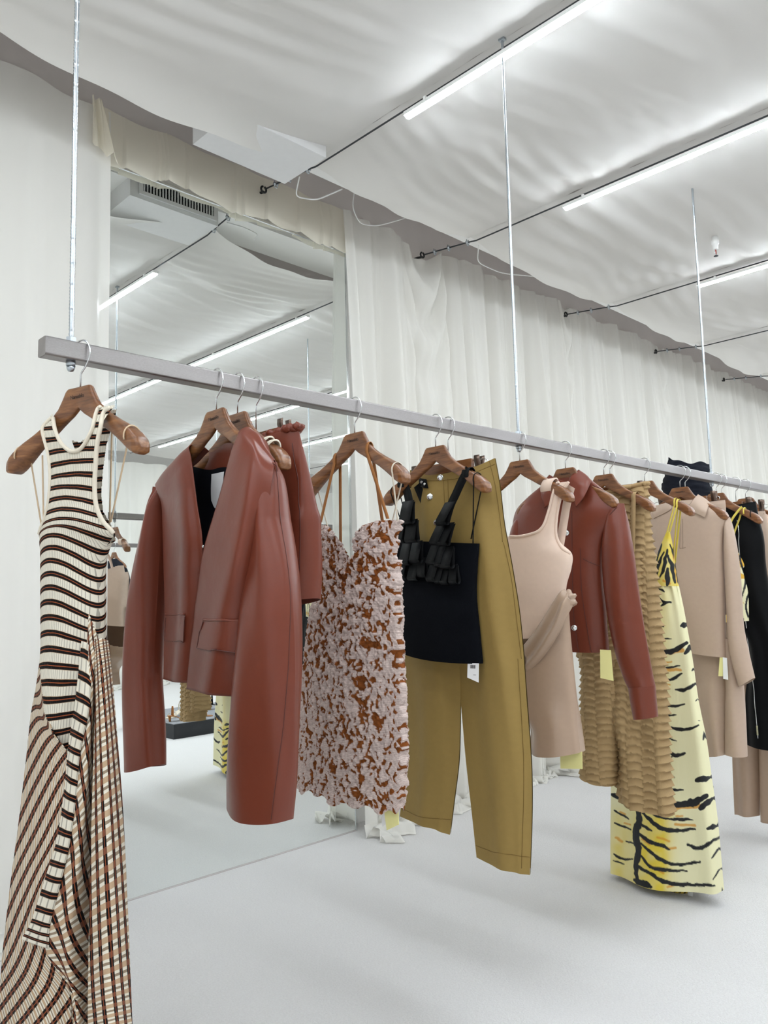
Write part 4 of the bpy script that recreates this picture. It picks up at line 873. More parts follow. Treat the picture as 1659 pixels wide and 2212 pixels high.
b = MB(); ax, ay = P[1] - P[0], P[3] - P[0]
for k in range(14):
    a = .25 + .5 * k / 14; wd = .012 + .012 * ((k * 7) % 3); q = P[0] + f6.nrm * .0012
    b.add([q + ax * a + ay * .12, q + ax * (a + wd) + ay * .12, q + ax * (a + wd) + ay * .36, q + ax * a + ay * .36], [(0, 1, 2, 3)])
b.add([q + ax * .55 + ay * .78, q + ax * .8 + ay * .78, q + ax * .8 + ay * .81, q + ax * .55 + ay * .81], [(0, 1, 2, 3)]); b.build('barcode', M['ink'], o, smooth=False)

f7 = Frame(K(968), 0)
clip_hanger(K(968), 0, 'clip hanger holding the khaki trousers', (-.14, .125), -.012)
G = garment('khaki_trousers', f7, 'wide khaki cotton trousers with silver snaps, behind the black top', 'trousers')
CW_ = lambda t: .036
rR = [[(290, 172, .012), (440, 140, .016), (556, 92, .002)], [(297, 240, .026), (450, 220, .034), (582, 240, .002)], [(305, 420, .036), (470, 400, .044), (603, 420, .002)], [(318, 640, .04), (500, 630, .048), (643, 640, .002)], [(335, 850, .04), (520, 850, .05), (677, 850, .002)], [(362, 1040, .034), (545, 1040, .05), (697, 1040, .002)], [(379, 1150, .012), (560, 1160, .05), (706, 1160, .002)], [(384, 1300, .002), (570, 1320, .05), (718, 1330, .002)], [(396, 1450, .002), (585, 1500, .05), (733, 1520, .002)], [(411, 1620, .002), (600, 1680, .05), (742, 1700, .002)], [(437, 1850, .002), (610, 1890, .048), (742, 1900, .002)], [(464, 2100, .002), (610, 2168, .046), (732, 2188, .002)]]
rL = [[(130, 152, .002), (210, 176, .016), (290, 172, .012)], [(118, 240, .002), (210, 250, .034), (297, 240, .026)], [(100, 420, .002), (205, 430, .044), (305, 420, .036)], [(80, 640, .002), (205, 640, .046), (318, 640, .04)], [(76, 850, .002), (210, 850, .048), (335, 850, .04)], [(80, 1040, .002), (225, 1040, .048), (362, 1040, .034)], [(86, 1150, .002), (235, 1150, .048), (379, 1150, .012)], [(98, 1300, .002), (245, 1300, .048), (384, 1300, .002)], [(106, 1450, .002), (248, 1450, .048), (381, 1450, .002)], [(106, 1600, .002), (245, 1610, .047), (375, 1620, .002)], [(95, 1750, .002), (230, 1780, .046), (352, 1810, .002)], [(78, 1893, .002), (210, 1948, .045), (330, 1986, .002)]]
FK = lambda s, t, d: (.004 * np.sin(9 * s + 4 * t + 1) + .003 * np.sin(17 * s - 6 * t)) * np.sin(np.pi * s) * np.clip(t * 3, 0, 1)
lr = patch(f7, [[ZK(p[:2]) + (p[2],) for p in r] for r in rR], 60, 220, fold=FK, two=1.0); lr.build('leg', M['khaki'], G)
ll = patch(f7, [[ZK(p[:2]) + (p[2],) for p in r] for r in rL], 60, 220, fold=FK, two=1.0); ll.build('leg', M['khaki'], G); up_ = lr
class Both: pass
up_ = lr; upL = ll
b = MB()
for sfc, pts in ((up_.surf, [(528, 105), (560, 240), (585, 420), (596, 512)]), (up_.surf, [(600, 515), (640, 700), (665, 900), (690, 1100)]), (lr.surf, [(672, 1100), (690, 1400), (702, 1700), (690, 2160)]), (lr.surf, [(455, 2040), (560, 2075), (735, 2100)]), (ll.surf, [(85, 1850), (180, 1895), (335, 1910)]), (ll.surf, [(130, 190), (180, 200), (230, 206), (285, 204)]), (lr.surf, [(292, 204), (360, 196), (440, 170), (558, 122)]), (lr.surf, [(320, 195), (326, 420), (334, 600)]), (lr.surf, [(298, 205), (308, 430), (320, 640), (337, 850), (370, 1080)])): b.path(sfc.line([ZK(p) for p in pts], 40, .0005), .0009, 5)
b.build('seam', plain('khaki_seam', '#6f5420', 0.8).m, G)
for p in ((283, 192), (231, 285), (264, 416)): disc(ll.surf, *ZK(p), .0105, .005).build('snap', M['chrome'], G)
b = quad_on(ll.surf, [ZK(p) for p in [(172, 192), (212, 200), (222, 245), (178, 238)]], .004, thick=.004); b.build('tab', M['leather_black'], G)
b = MB()
for q in ((188, 214), (204, 224)): c = ll.surf.at(*ZK(q)); d = (EYE - c) / np.linalg.norm(EYE - c); b.ball(c + d * .010, .005, 10, 8)
b.build('hook_clasp', M['chrome'], G)

# ---- 8 blush tank dress
f8 = Frame(K(1123), 0)
hanger(K(1123), 0, 'wooden hanger carrying the blush tank dress')
G = garment('tank_dress', f8, 'blush knit tank dress with knotted beige satin wrap skirt', 'dress')
rows = [(('l', -.125, -.19), ZT((412, 222)), .014), (('l', -.13, -.24), ZT((372, 300)), .035), (('l', -.13, -.31), ZT((345, 440)), .045), (('l', -.145, -.37), ZT((350, 570)), .05), (('l', -.17, -.42), ZT((425, 650)), .05), (('l', -.165, -.47), ZT((424, 735)), .05), (('l', -.155, -.55), ZT((395, 840)), .05), (('l', -.15, -.62), ZT((388, 960)), .05), (('l', -.155, -.72), ZT((395, 1150)), .05)]
cutF = [[ZT(p) for p in [(-100, 50), (-100, 520), (50, 545), (110, 545), (170, 535), (225, 515), (262, 470), (292, 375), (310, 300), (330, 235), (350, 205), (360, 50)]]]
b = shell(f8, rows, 90, 160, cutF=cutF, cutB=[[ZT(p) for p in [(-300, -100), (-300, 600), (60, 600), (320, 605), (352, 540), (376, 400), (398, 285), (405, 200), (405, -100)]]], q=.75); b.build('bodice', M['blush_knit'], G); s8 = b.surf
bb = MB().path(s8.line([ZT(p) for p in [(58, 548), (110, 549), (172, 538), (228, 517), (266, 470), (296, 375), (314, 300), (334, 240), (352, 215)]], 50, .003), .0045, 8)
bb.path(s8.line([ZT(p) for p in [(412, 225), (370, 290), (348, 400), (336, 480), (342, 560), (370, 620), (425, 652)]], 50, .003), .005, 8); bb.build('binding', M['blush_knit'], G)
a = np.linspace(-.9, math.pi + .6, 20); top, bot, dep, fwd = hang_profile(np.array([.128])); zc = (top[0] + bot[0]) / 2 - .092; hh = (top[0] - bot[0]) / 2 + .004
ribbon(np.array([f8.loc(.122 + .008 * math.sin(x_), zc + hh * math.sin(x_), fwd[0] + (dep[0] + .006) * math.cos(x_)) for x_ in a]), .042, f8.u, thick=.004).build('strap', M['blush_knit'], G)
ribbon(np.array([f8.loc(-.122 + .008 * math.sin(x_), zc + hh * math.sin(x_), fwd[0] + (dep[0] + .006) * math.cos(x_)) for x_ in a]), .042, f8.u, thick=.004).build('strap', M['blush_knit'], G)
tape_px(f8, G, [ZT(p) for p in [(425, 250), (400, 350), (378, 480), (358, 600)]], .032, 'blush_knit', [-.01, -.03, -.045, -.045])
sk = shell(f8, [(('l', -.165, -.60), ZT((405, 890)), .052), (('l', -.175, -.70), ZT((418, 1100)), .062), (('l', -.18, -.8), ZT((438, 1300)), .07), (('l', -.185, -.9), ZT((460, 1500)), .075), (ZT((168, 1650)), ZT((480, 1650)), .078), (ZT((182, 1822)), ZT((506, 1840)), .08, -.008)], 80, 110, cutF=[[ZT(p) for p in [(-300, 700), (-300, 1400), (150, 1330), (260, 1200), (360, 1030), (420, 950), (480, 800)]]], fold=folds(2.5, .012, 21, .5), q=.8); sk.build('skirt', M['satin_beige'], G)
sash = patch(f8, [[ZT(p[:2]) + (p[2],) for p in r] for r in [[(140, 1200, .066), (150, 1290, .075), (158, 1372, .066)], [(210, 1110, .07), (235, 1195, .084), (262, 1265, .07)], [(290, 985, .07), (320, 1070, .086), (352, 1130, .068)], [(350, 890, .062), (375, 960, .08), (400, 1030, .06)], [(385, 862, .04), (412, 910, .055), (436, 965, .035)]]], 30, 50, fold=lambda s, t, d: .006 * np.sin(10 * s + 3 * t) * np.sin(3.1 * s)); sash.build('sash', M['satin_beige'], G, thick=.003)
c = f8.loc(*f8.pix(*ZT((418, 925)), .03)[:2], .03); b = MB().ball(c, .024, 18, 14, (1.0, .8, 1.15)); V = b.V[0]; n_ = V - c; V += n_ * (.25 * np.sin(n_[:, 2:3] * 260 + n_[:, 1:2] * 120)); b.build('knot', M['satin_beige'], G)
hangtag(f8, G, [ZT(p) for p in [(360, 1835), (490, 1835), (492, 1938), (362, 1935)]], 'yellow_card', .0)

# ---- 9 leather shirt jacket
f9 = Frame(K(1222), 0)
hanger(K(1222), 0, 'wooden hanger inside the collared brown leather jacket')
G = garment('leather_shirt_jacket', f9, 'collared brown leather jacket with snap buttons, behind the blush dress', 'jacket')
rows = [(ZT((290, 215)), ZT((520, 190)), .02, .0), (ZT((160, 325)), ZT((690, 335)), .035, .02), (ZT((95, 410)), ZT((705, 420)), .05, .015), (ZT((78, 540)), ZT((625, 560)), .055, .005), (ZT((80, 700)), ZT((612, 760)), .056), (ZT((90, 950)), ZT((630, 980)), .056), (ZT((100, 1180)), ZT((650, 1240)), .056, -.01)]
b = shell(f9, rows, 90, 150, q=.75, fold=folds(2, .006, 31, .4)); b.build('body', M['leather_brown'], G); s9 = b.surf
SR = shell(f9, [(ZT((655, 350)), ZT((742, 352)), .014), (ZT((628, 470)), ZT((772, 480)), .04), (ZT((606, 640)), ZT((798, 640)), .046, 0, .005), (ZT((615, 850)), ZT((828, 850)), .05, 0, .008), (ZT((645, 1050)), ZT((862, 1060)), .05, 0, .008), (ZT((690, 1240)), ZT((893, 1240)), .048, 0, .006), (ZT((735, 1380)), ZT((914, 1380)), .045, 0, .004), (ZT((765, 1460)), ZT((928, 1452)), .043, 0, .004)], 46, 100, fold=lambda s, t, d: .004 * np.sin(6 * s + 9 * t)); SR.build('sleeve', M['leather_brown'], G)
shell(f9, [(ZT((764, 1448)), ZT((930, 1440)), .045, 0, .004), (ZT((778, 1540)), ZT((937, 1530)), .045, 0, .004), (ZT((796, 1640)), ZT((946, 1626)), .045, 0, .004)], 46, 20).build('cuff', M['leather_brown'], G)
shell(f9, [(('l', -.215, -.245), ('l', -.17, -.225), .02), (('l', -.27, -.32), ('l', -.17, -.32), .045), (('l', -.30, -.5), ('l', -.2, -.5), .05), (('l', -.31, -.72), ('l', -.21, -.72), .045), (('l', -.30, -.86), ('l', -.22, -.86), .04)], 40, 60).build('sleeve', M['leather_brown'], G)
for pts in ([[(300, 185, .03), (345, 210, .045), (410, 235, .05)], [(262, 230, .04), (300, 270, .07), (360, 300, .075)], [(245, 262, .045), (258, 330, .08), (268, 382, .085)]], [[(470, 150, -.02), (420, 190, .03), (405, 235, .05)], [(520, 185, .015), (490, 240, .06), (430, 290, .075)], [(545, 218, .025), (508, 300, .07), (452, 372, .085)]]):
    patch(f9, [[ZT(p[:2]) + (p[2],) for p in r] for r in pts], 20, 20).build('collar', M['leather_brown'], G, thick=.006)
b = MB()
for pts in ([(430, 400), (432, 700), (440, 1000), (470, 1255)], [(495, 682), (540, 705), (592, 725)], [(560, 245), (640, 285), (720, 350)], [(480, 620), (490, 900), (545, 1240)]): b.path(s9.line([ZT(p) for p in pts], 30, .001), .0012, 5)
b.path(SR.surf.line([ZT(p) for p in [(700, 372), (640, 450), (608, 600)]], 20, .001), .0015, 5); b.build('seam', M['leather_seam'], G)
for p in ((397, 528), (426, 906), (443, 1095)): disc(s9, *ZT(p), .011, .006).build('snap', M['chrome'], G)
hangtag(f9, G, [ZT(p) for p in [(598, 1225), (662, 1228), (678, 1412), (600, 1395)]], 'yellow_card', .05)

# ---- 10, 11 tan ruffled dress and skirt
def ruffles(rowh, colw, amp):
    def f(px, py, s, t, base):
        u, z = base[..., 0], base[..., 1]; col = np.floor(u / colw + 50); off = .5 * (col % 2) * rowh
        sw = .25 * rowh * (4 * ((u / colw + 50) % 1) * (1 - (u / colw + 50) % 1))
        q = ((-(z) + off + sw) / rowh) % 1.0
        bump_ = amp * (q ** 1.5) * (.75 + .5 * vnoise(u * 40, z * 40, 3)) * (.7 + .6 * np.sin(np.pi * ((u / colw + 50) % 1)))
        shade = np.ones(u.shape + (3,)) * np.array(lin('#a58a62')); return bump_ + .004 * (vnoise(u * 30, z * 12, 5) - .5), shade
    return f
f10 = Frame(K(1305), 0); f11 = Frame(K(1318), 0)
hanger(K(1305), 0, 'wooden hanger with a tan strap over its end, beside the leather jacket')
G = garment('ruffled_dress', f10, 'tan ruffled strappy dress, its hem below the leather jacket', 'dress')
b = shell(f10, [(('l', -.15, -.40), ('l', .14, -.40), .03), (('l', -.15, -.55), ('l', .135, -.55), .045), (('l', -.17, -.75), ('l', .12, -.75), .05), (ZT((488, 1290)), ZT((700, 1300)), .05), (ZT((490, 1500)), ZT((715, 1500)), .055), (ZT((490, 1750)), ZT((705, 1750)), .058), (ZT((482, 1965)), ZT((695, 2040)), .06, -.004)], 130, 300, paint=ruffles(.026, .055, .011), q=.75); b.build('body', M['tan_knit'], G)
strap(f10, G, ZR((150, 480)), .135, ('l', .11, -.40), .018, 'tan_knit'); strap(f10, G, ZR((40, 480)), -.12, ('l', -.11, -.40), .018, 'tan_knit')
clip_hanger(K(1318), 0, 'clip hanger holding the tan ruffled skirt', (-.12, .135), -.01)
G = garment('ruffled_skirt', f11, 'long tan skirt of scalloped ruffles, left of the tiger dress', 'skirt')
b = shell(f11, [(('l', -.15, -.185), ZR((220, 150)), .022), (('l', -.16, -.24), ZR((225, 270)), .045), (('l', -.17, -.32), ZR((240, 430)), .055), (('l', -.175, -.44), ZR((264, 640)), .055), (('l', -.18, -.55), ZR((280, 820)), .055), (('l', -.19, -.66), ZR((298, 1020)), .056), (('l', -.2, -.78), ZR((312, 1220)), .058), (ZR((60, 1400)), ZR((322, 1420)), .06), (ZR((75, 1600)), ZR((334, 1600)), .062), (ZR((95, 1690)), ZR((350, 1765)), .062)], 150, 380, paint=ruffles(.030, .05, .013), q=.75, fold=folds(2.5, .012, 9, .3)); b.build('body', M['tan_knit'], G)
b2 = MB().path(np.r_[b.surf.P[:150], b.back.P[:150][::-1]] + np.array([0, 0, .004]), .009, 8, caps=False); b2.build('waistband', M['tan_knit'], G)

# ---- 12 tiger slip dress
INK = [([(300, 480), (270, 560), (262, 620)], 9), ([(320, 470), (300, 560), (280, 610)], 11), ([(325, 500), (345, 560), (355, 630)], 11), ([(322, 560), (318, 640)], 15), ([(290, 440), (265, 530)], 7), ([(335, 440), (365, 540)], 6), ([(275, 655), (305, 674)], 6), ([(275, 700), (300, 722), (335, 728)], 8), ([(285, 745), (310, 730), (335, 726)], 7), ([(280, 830), (300, 840)], 8), ([(385, 842), (415, 830)], 15), ([(285, 900), (340, 900)], 5), ([(285, 966), (350, 962), (415, 922)], 17), ([(405, 972), (435, 935)], 14), ([(300, 1045), (345, 1042), (380, 1033)], 7), ([(300, 1102), (345, 1098), (388, 1073)], 10), ([(440, 1062), (452, 1046)], 8), ([(360, 1150), (410, 1150), (458, 1118)], 10), ([(310, 1232), (360, 1230), (404, 1222)], 9), ([(308, 1275), (362, 1275)], 6), ([(465, 1195), (455, 1205)], 5), ([(312, 1332), (400, 1343), (470, 1324)], 10), ([(480, 1300), (470, 1300)], 3), ([(320, 1382), (362, 1402)], 6), ([(500, 1340), (495, 1395)], 5), ([(320, 1452), (360, 1470), (405, 1460)], 12), ([(330, 1492), (348, 1470)], 5), ([(340, 1568), (355, 1580)], 6), ([(462, 1592), (520, 1578)], 21), ([(335, 1635), (395, 1640)], 8), ([(345, 1712), (440, 1702), (510, 1668)], 22), ([(480, 1728), (540, 1678)], 18), ([(350, 1775), (445, 1785)], 6),
    ([(180, 1720), (260, 1760), (330, 1780), (440, 1785)], 8), ([(165, 1700), (185, 1780), (165, 1860), (180, 1940), (165, 2010), (175, 2080)], 22), ([(190, 1740), (240, 1790), (320, 1835), (455, 1830)], 13), ([(180, 1850), (230, 1890), (330, 1925)], 13), ([(190, 1900), (260, 1960), (340, 2000), (480, 1990)], 11), ([(190, 1960), (250, 2020), (415, 2035)], 10), ([(170, 2010), (260, 2060), (340, 2095), (550, 2105)], 13), ([(420, 1905), (480, 1922), (565, 1872)], 13), ([(515, 1826), (562, 1812)], 13), ([(535, 1972), (582, 1905)], 6), ([(545, 2072), (584, 2015)], 6), ([(180, 1800), (245, 1838)], 9), ([(200, 1698), (262, 1722)], 13), ([(160, 2080), (240, 2112)], 22), ([(585, 2132), (592, 2100)], 6),
    ([(50, 1660), (95, 1682)], 14), ([(60, 1740), (130, 1782)], 7), ([(60, 1800), (140, 1832)], 8), ([(120, 1890), (152, 1902)], 7), ([(60, 1950), (100, 1975), (148, 1978)], 8), ([(58, 1980), (110, 2002)], 6)]
ORANGE = [([(330, 972), (395, 958)], 17), ([(300, 1020), (340, 1015)], 8), ([(310, 1056), (385, 1054)], 14), ([(300, 1120), (330, 1126)], 7), ([(350, 1728), (475, 1714)], 19), ([(360, 1765), (395, 1766)], 8), ([(360, 1805), (455, 1812)], 12), ([(270, 1870), (330, 1892)], 10), ([(310, 1920), (360, 1922)], 11), ([(200, 1880), (232, 1902)], 14), ([(220, 2000), (300, 2042)], 9), ([(320, 2110), (350, 2104)], 9), ([(70, 1870), (100, 1890)], 11), ([(90, 1745), (112, 1760)], 9), ([(110, 1802), (140, 1808)], 8), ([(348, 480), (362, 560), (368, 630)], 12), ([(300, 620), (330, 630)], 10)]
def tiger(px, py, s=None, t=None, base=None):
    x_, y_ = (px - 1300) / .4432, (py - 980) / .4432
    jx = x_ + 7 * (vnoise(x_ / 30 + 5, y_ / 30 + 5, 1) - .5); jy = y_ + 7 * (vnoise(x_ / 30 + 9, y_ / 30 + 3, 3) - .5) + 2.5 * (vnoise(x_ / 10 + 9, y_ / 10 + 3, 2) - .5)
    c = np.ones(x_.shape + (3,)) * np.array(lin('#e4dfb6')); yl = np.array(lin('#dcc444')); og = np.array(lin('#d0912a')); ik = np.array(lin('#17191c'))
    yel = np.clip(np.exp(-((x_ - 235) / 90) ** 2) * np.clip((y_ - 1660) / 90, 0, 1) * 1.1 + .6 * np.exp(-((x_ - 80) / 45) ** 2) * np.clip((y_ - 1700) / 90, 0, 1) + (y_ < 645) * .95 + .35 * np.exp(-((x_ - 285) / 50) ** 2) * (y_ > 645), 0, 1) * (.55 + .6 * vnoise(x_ / 40 + 3, y_ / 40, 6))
    yel = np.clip(yel, 0, 1)[..., None]; c = c * (1 - yel) + yl * yel
    for L, wd in ORANGE:
        d, p = seg_dist(jx, jy, L); m = np.clip((wd * .55 - d) / 5 + .5, 0, 1)[..., None] * .85; c = c * (1 - m) + og * m
    rv = .72 + .6 * vnoise(x_ / 16 + 4, y_ / 16 + 8, 11)
    for L, wd in INK:
        L = smooth_interp(np.array(L, float), 10) if len(L) > 2 else L
        d, p = seg_dist(jx, jy, L); d = d / rv; r = wd * .56 * (.55 + .9 * np.sin(np.pi * np.clip(p * .86 + .09, 0, 1))) ** .9; m = np.clip((r - d) / 2.2 + .5, 0, 1)[..., None]; c = c * (1 - m) + ik * m
    return None, c
t = NT('tiger_print'); at = t.n('ShaderNodeAttribute', attribute_name='Col'); t.base(at.outputs['Color'], 0.5, 0, 0.35); t.bump(t.noise(t.uv(8, 1.5), 5, 3), 0.25, 0.01); M['tiger'] = t.m
f12 = Frame(K(1393), 0)
hanger(K(1393), 0, 'wooden hanger with a tiger striped strap over its end')
G = garment('tiger_dress', f12, 'long pale yellow slip dress with black tiger stripes', 'dress')
b = shell(f12, [(ZR((317, 376)), ZR((331, 375)), .004), (ZR((290, 440)), ZR((345, 450)), .02), (ZR((262, 520)), ZR((358, 540)), .035), (ZR((255, 600)), ZR((368, 610)), .042), (ZR((252, 645)), ZR((373, 645)), .042)], 100, 120, paint=tiger, q=.8); b.build('bust', M['tiger'], G, use_col=True)
b = shell(f12, [(('l', -.14, -.50), ZR((373, 640)), .042), (('l', -.15, -.56), ZR((396, 740)), .05), (('l', -.16, -.64), ZR((415, 840)), .056), (('l', -.18, -.76), ZR((442, 1000)), .06), (('l', -.2, -.92), ZR((470, 1200)), .064), (('l', -.215, -1.07), ZR((508, 1400)), .07), (ZR((55, 1600)), ZR((535, 1600)), .075), (ZR((55, 1800)), ZR((562, 1800)), .08), (ZR((56, 2030)), ZR((592, 2132)), .085, -.012)], 340, 620, paint=tiger, q=.8, fold=lambda s, t, d: .006 * np.sin(46 * s) * np.exp(-t * 9) + folds(2.5, .016, 44, .6)(s, t, d)); b.build('skirt', M['tiger'], G, use_col=True)
o = strap(f12, G, ZR((330, 382)), .150, ('l', .10, -.45), .008, 'yellow_tape'); strap(f12, G, ZR((318, 382)), .138, ('l', .09, -.45), .006, 'yellow_tape')
shell(f12, [(ZR((310, 2090)), ZR((425, 2105)), .03, 0, -.03), (ZR((318, 2150)), ZR((418, 2160)), .03, 0, -.03)], 30, 12, paint=lambda px, py, s, t, b_: (None, np.where((np.sin(px * .55 + py * .4) > .45)[..., None], np.array(lin('#1a1a1c')), np.array(lin('#d9b94a'))))).build('lining', M['tiger'], G, use_col=True)
hangtag(f12, G, [ZR(p) for p in [(418, 2105), (445, 2105), (443, 2165), (420, 2170)]], 'white_card', -.01)

# ---- 13 polo shirt, 14 beige skirt
f13 = Frame(K(1470), 0)
hanger(K(1470), 0, 'wooden hanger inside the beige zip polo shirt')
G = garment('polo_shirt', f13, 'beige half zip polo shirt with pointed collar', 'shirt')
b = shell(f13, [(ZP((350, 790)), ZP((760, 760)), .02), (ZP((60, 900)), ZP((1020, 900)), .03, .02), (ZP((-40, 1010)), ZP((1120, 1010)), .045, .02), (ZP((-70, 1200)), ZP((1060, 1210)), .052), (ZP((-70, 1500)), ZP((1050, 1510)), .055), (ZP((-60, 1900)), ZP((1068, 1900)), .056), (ZR((352, 820)), ZR((607, 850)), .056), (ZR((352, 945)), ZR((612, 992)), .056, -.004)], 90, 140, Tb=.3, q=.75, fold=folds(2, .009, 51, .5)); b.build('body', M['beige_crepe'], G); s13 = b.surf
SR = shell(f13, [(ZP((1075, 1000)), ZP((1140, 1010)), .012), (ZP((1050, 1180)), ZP((1192, 1190)), .035), (ZP((1045, 1500)), ZP((1245, 1500)), .04, 0, .004), (ZP((1060, 1900)), ZP((1290, 1900)), .042, 0, .006), (ZR((610, 820)), ZR((694, 830)), .042, 0, .006), (ZR((622, 960)), ZR((718, 960)), .042, 0, .006), (ZR((668, 1138)), ZR((746, 1092)), .038, -.003, .005)], 46, 90, fold=lambda s, t, d: .003 * np.sin(6 * s + 8 * t)); SR.build('sleeve', M['beige_crepe'], G)
shell(f13, [(('l', -.205, -.245), ('l', -.16, -.23), .02), (('l', -.25, -.32), ('l', -.17, -.32), .04), (('l', -.27, -.5), ('l', -.18, -.5), .042), (('l', -.28, -.72), ('l', -.19, -.72), .038)], 40, 50).build('sleeve', M['beige_crepe'], G)
for pts in ([[(350, 770, .01), (330, 800, .03), (310, 830, .035)], [(200, 830, .02), (210, 880, .045), (305, 905, .05)], [(60, 860, .01), (70, 960, .04), (75, 1030, .045)]], [[(690, 690, .0), (610, 780, .03), (530, 895, .04)], [(780, 740, .005), (700, 850, .045), (650, 950, .05)], [(855, 800, .005), (815, 920, .045), (780, 1012, .05)]]):
    patch(f13, [[ZP(p[:2]) + (p[2],) for p in r] for r in pts], 20, 20).build('collar', M['beige_crepe'], G, thick=.003)
b = MB()
for pts in ([(445, 1030), (440, 1440)], [(475, 1030), (482, 1440)], [(440, 1445), (520, 1425)]): b.path(s13.line([ZP(p) for p in pts], 24, .001), .0012, 5)
b.build('zip_placket', plain('beige_seam', '#8f7a6a', .7).m, G)
hangtag(f13, G, [ZR(p) for p in [(575, 990), (592, 994), (590, 1085), (568, 1084)]], 'yellow_card', .03); hangtag(f13, G, [ZR(p) for p in [(590, 992), (610, 996), (616, 1102), (592, 1098)]], 'white_card', .035)
f14 = Frame(K(1481), 0)
clip_hanger(K(1481), 0, 'clip hanger holding the beige crepe trousers behind the polo', (-.12, .132))
G = garment('beige_trousers', f14, 'beige cropped wide trousers hanging behind the polo shirt', 'trousers')
shell(f14, [(('l', -.15, -.175), ZP((1065, 770)), .015), (('l', -.16, -.25), ZP((1075, 900)), .025), (('l', -.18, -.4), ('l', .17, -.4), .03), (('l', -.19, -.6), ('l', .18, -.6), .03), (('l', -.2, -.68), ('l', .185, -.68), .03)], 60, 60, q=.75).build('seat', M['beige_crepe'], G)
shell(f14, [(ZR((420, 900)), ZR((640, 900)), .05, 0, -.01), (ZR((450, 1100)), ZR((625, 1100)), .05, 0, -.01), (ZR((490, 1300)), ZR((625, 1300)), .05, 0, -.01), (ZR((524, 1476)), ZR((625, 1462)), .045, 0, -.01)], 50, 70, fold=folds(1.5, .008, 61, .3)).build('leg', M['beige_crepe'], G)
shell(f14, [(ZR((560, 900)), ZR((675, 900)), .05, 0, .01), (ZR((598, 1050)), ZR((690, 1080)), .05, 0, .01), (ZR((600, 1250)), ZR((702, 1280)), .05, 0, .01), (ZR((600, 1462)), ZR((710, 1478)), .045, 0, .01)], 50, 70, fold=folds(1.5, .006, 62, .3)).build('leg', M['beige_crepe'], G)

# ---- 15 navy ruched top on a dress form beyond the rail
f15 = Frame(1.0, 24); f15.O = np.array([4.9, 2.2, RT]); f15.u = np.array([math.sin(f15.th), -math.cos(f15.th), 0])
G = thing('dress_form', (4.9, 2.2, 0), 'dress form behind the rail wearing a navy ruched strapless top', 'dress form')
def ruch(px, py, s, t, base):
    u, z = base[..., 0], base[..., 1]; return .014 * (vnoise(u * 14 + 3, z * 50, 2) - .5) + .008 * (vnoise(u * 30, z * 90, 4) - .5), None
rowsn = [(ZP((268, 215)), ZP((866, 296)), .07), (ZP((225, 420)), ZP((886, 430)), .12), (ZP((190, 560)), ZP((892, 560)), .12), (ZP((195, 760)), ZP((885, 740)), .12), (ZP((190, 900)), ZP((880, 900)), .11), (('l', -.15, -.42), ('l', .15, -.42), .11), (('l', -.18, -.6), ('l', .18, -.6), .12)]
b = shell(f15, rowsn, 90, 110, paint=ruch)
for gi in (0, 1):
    V = b.V[gi].reshape(110, 90, 3); e = np.exp(-np.linspace(0, 1, 110) * 14); V[..., 2] += (e[:, None] * (.010 * np.sin(np.linspace(0, 9, 90) + .6 + gi) + .006 * np.sin(np.linspace(0, 21, 90)))[None]); b.V[gi] = V.reshape(-1, 3)
b.build('ruched_top', M['navy_crinkle'], G)
o = f15.O; b = MB().lathe((o[0], o[1], 0), [(.03, .0), (.03, .012), (.02, .03), (.014, .05), (.014, 1.2)], 20); b.build('stand', M['dark_metal'], G)
b = MB().lathe((o[0], o[1], 0), [(.05, 1.12), (.115, 1.16), (.11, 1.35), (.10, 1.5), (.085, 1.72), (.02, 1.75)], 20); b.build('torso', M['beige_crepe'], G)

# ---- 16 yellow tiger top, 17 black leather trousers, 18 beige jacket, trousers at the right edge
f16 = Frame(K(1548), 0)
hanger(K(1548), 0, 'wooden hanger at right with thin yellow and black straps')
G = garment('tiger_camisole', f16, 'pale yellow tiger print top behind the polo shirt sleeve', 'top')
b = shell(f16, [(('l', -.14, -.36), ZP((1240, 1480)), .02), (('l', -.14, -.42), ZP((1330, 1660)), .035), (('l', -.14, -.47), ZP((1318, 1760)), .04), (('l', -.14, -.60), ZP((1385, 2050)), .04), (('l', -.14, -.74), ZR((718, 815)), .04)], 80, 90, paint=lambda px, py, s, t, b_: (None, np.where(((np.abs(((px - 1598 + 6 * np.sin(py / 17)) / 13) % 1 - .5) < .17) & (vnoise(px / 9, py / 22, 5) > .35))[..., None], np.array(lin('#17191c')), np.where((vnoise(px / 11 + 3, py / 14, 9) > .72)[..., None], np.array(lin('#d9a93a')), np.array(lin('#ebe6bd')))))); b.build('body', M['tiger'], G, use_col=True)
tape_px(f16, G, [ZP(p) for p in [(1300, 862), (1230, 940), (1155, 1050), (1100, 1200)]], .011, 'yellow_tape', [.02, .02, .025, .03]); tape_px(f16, G, [ZP(p) for p in [(1300, 900), (1262, 1030), (1200, 1200), (1180, 1300)]], .009, 'yellow_tape', [-.01, -.01, -.01, -.01])
b = MB().path(arc_over(f16, .135), .0035, 6); b.build('strap', M['yellow_tape'], G); MB().path(arc_over(f16, .168), .0022, 6).build('hanging_loop', M['black_tape'], G)
f17 = Frame(K(1560), 0)
clip_hanger(K(1560), 0, 'clip hanger holding the black leather trousers at right', (-.12, .13))
G = garment('black_leather_skirt', f17, 'long black leather skirt with a silver zip at the right edge', 'skirt')
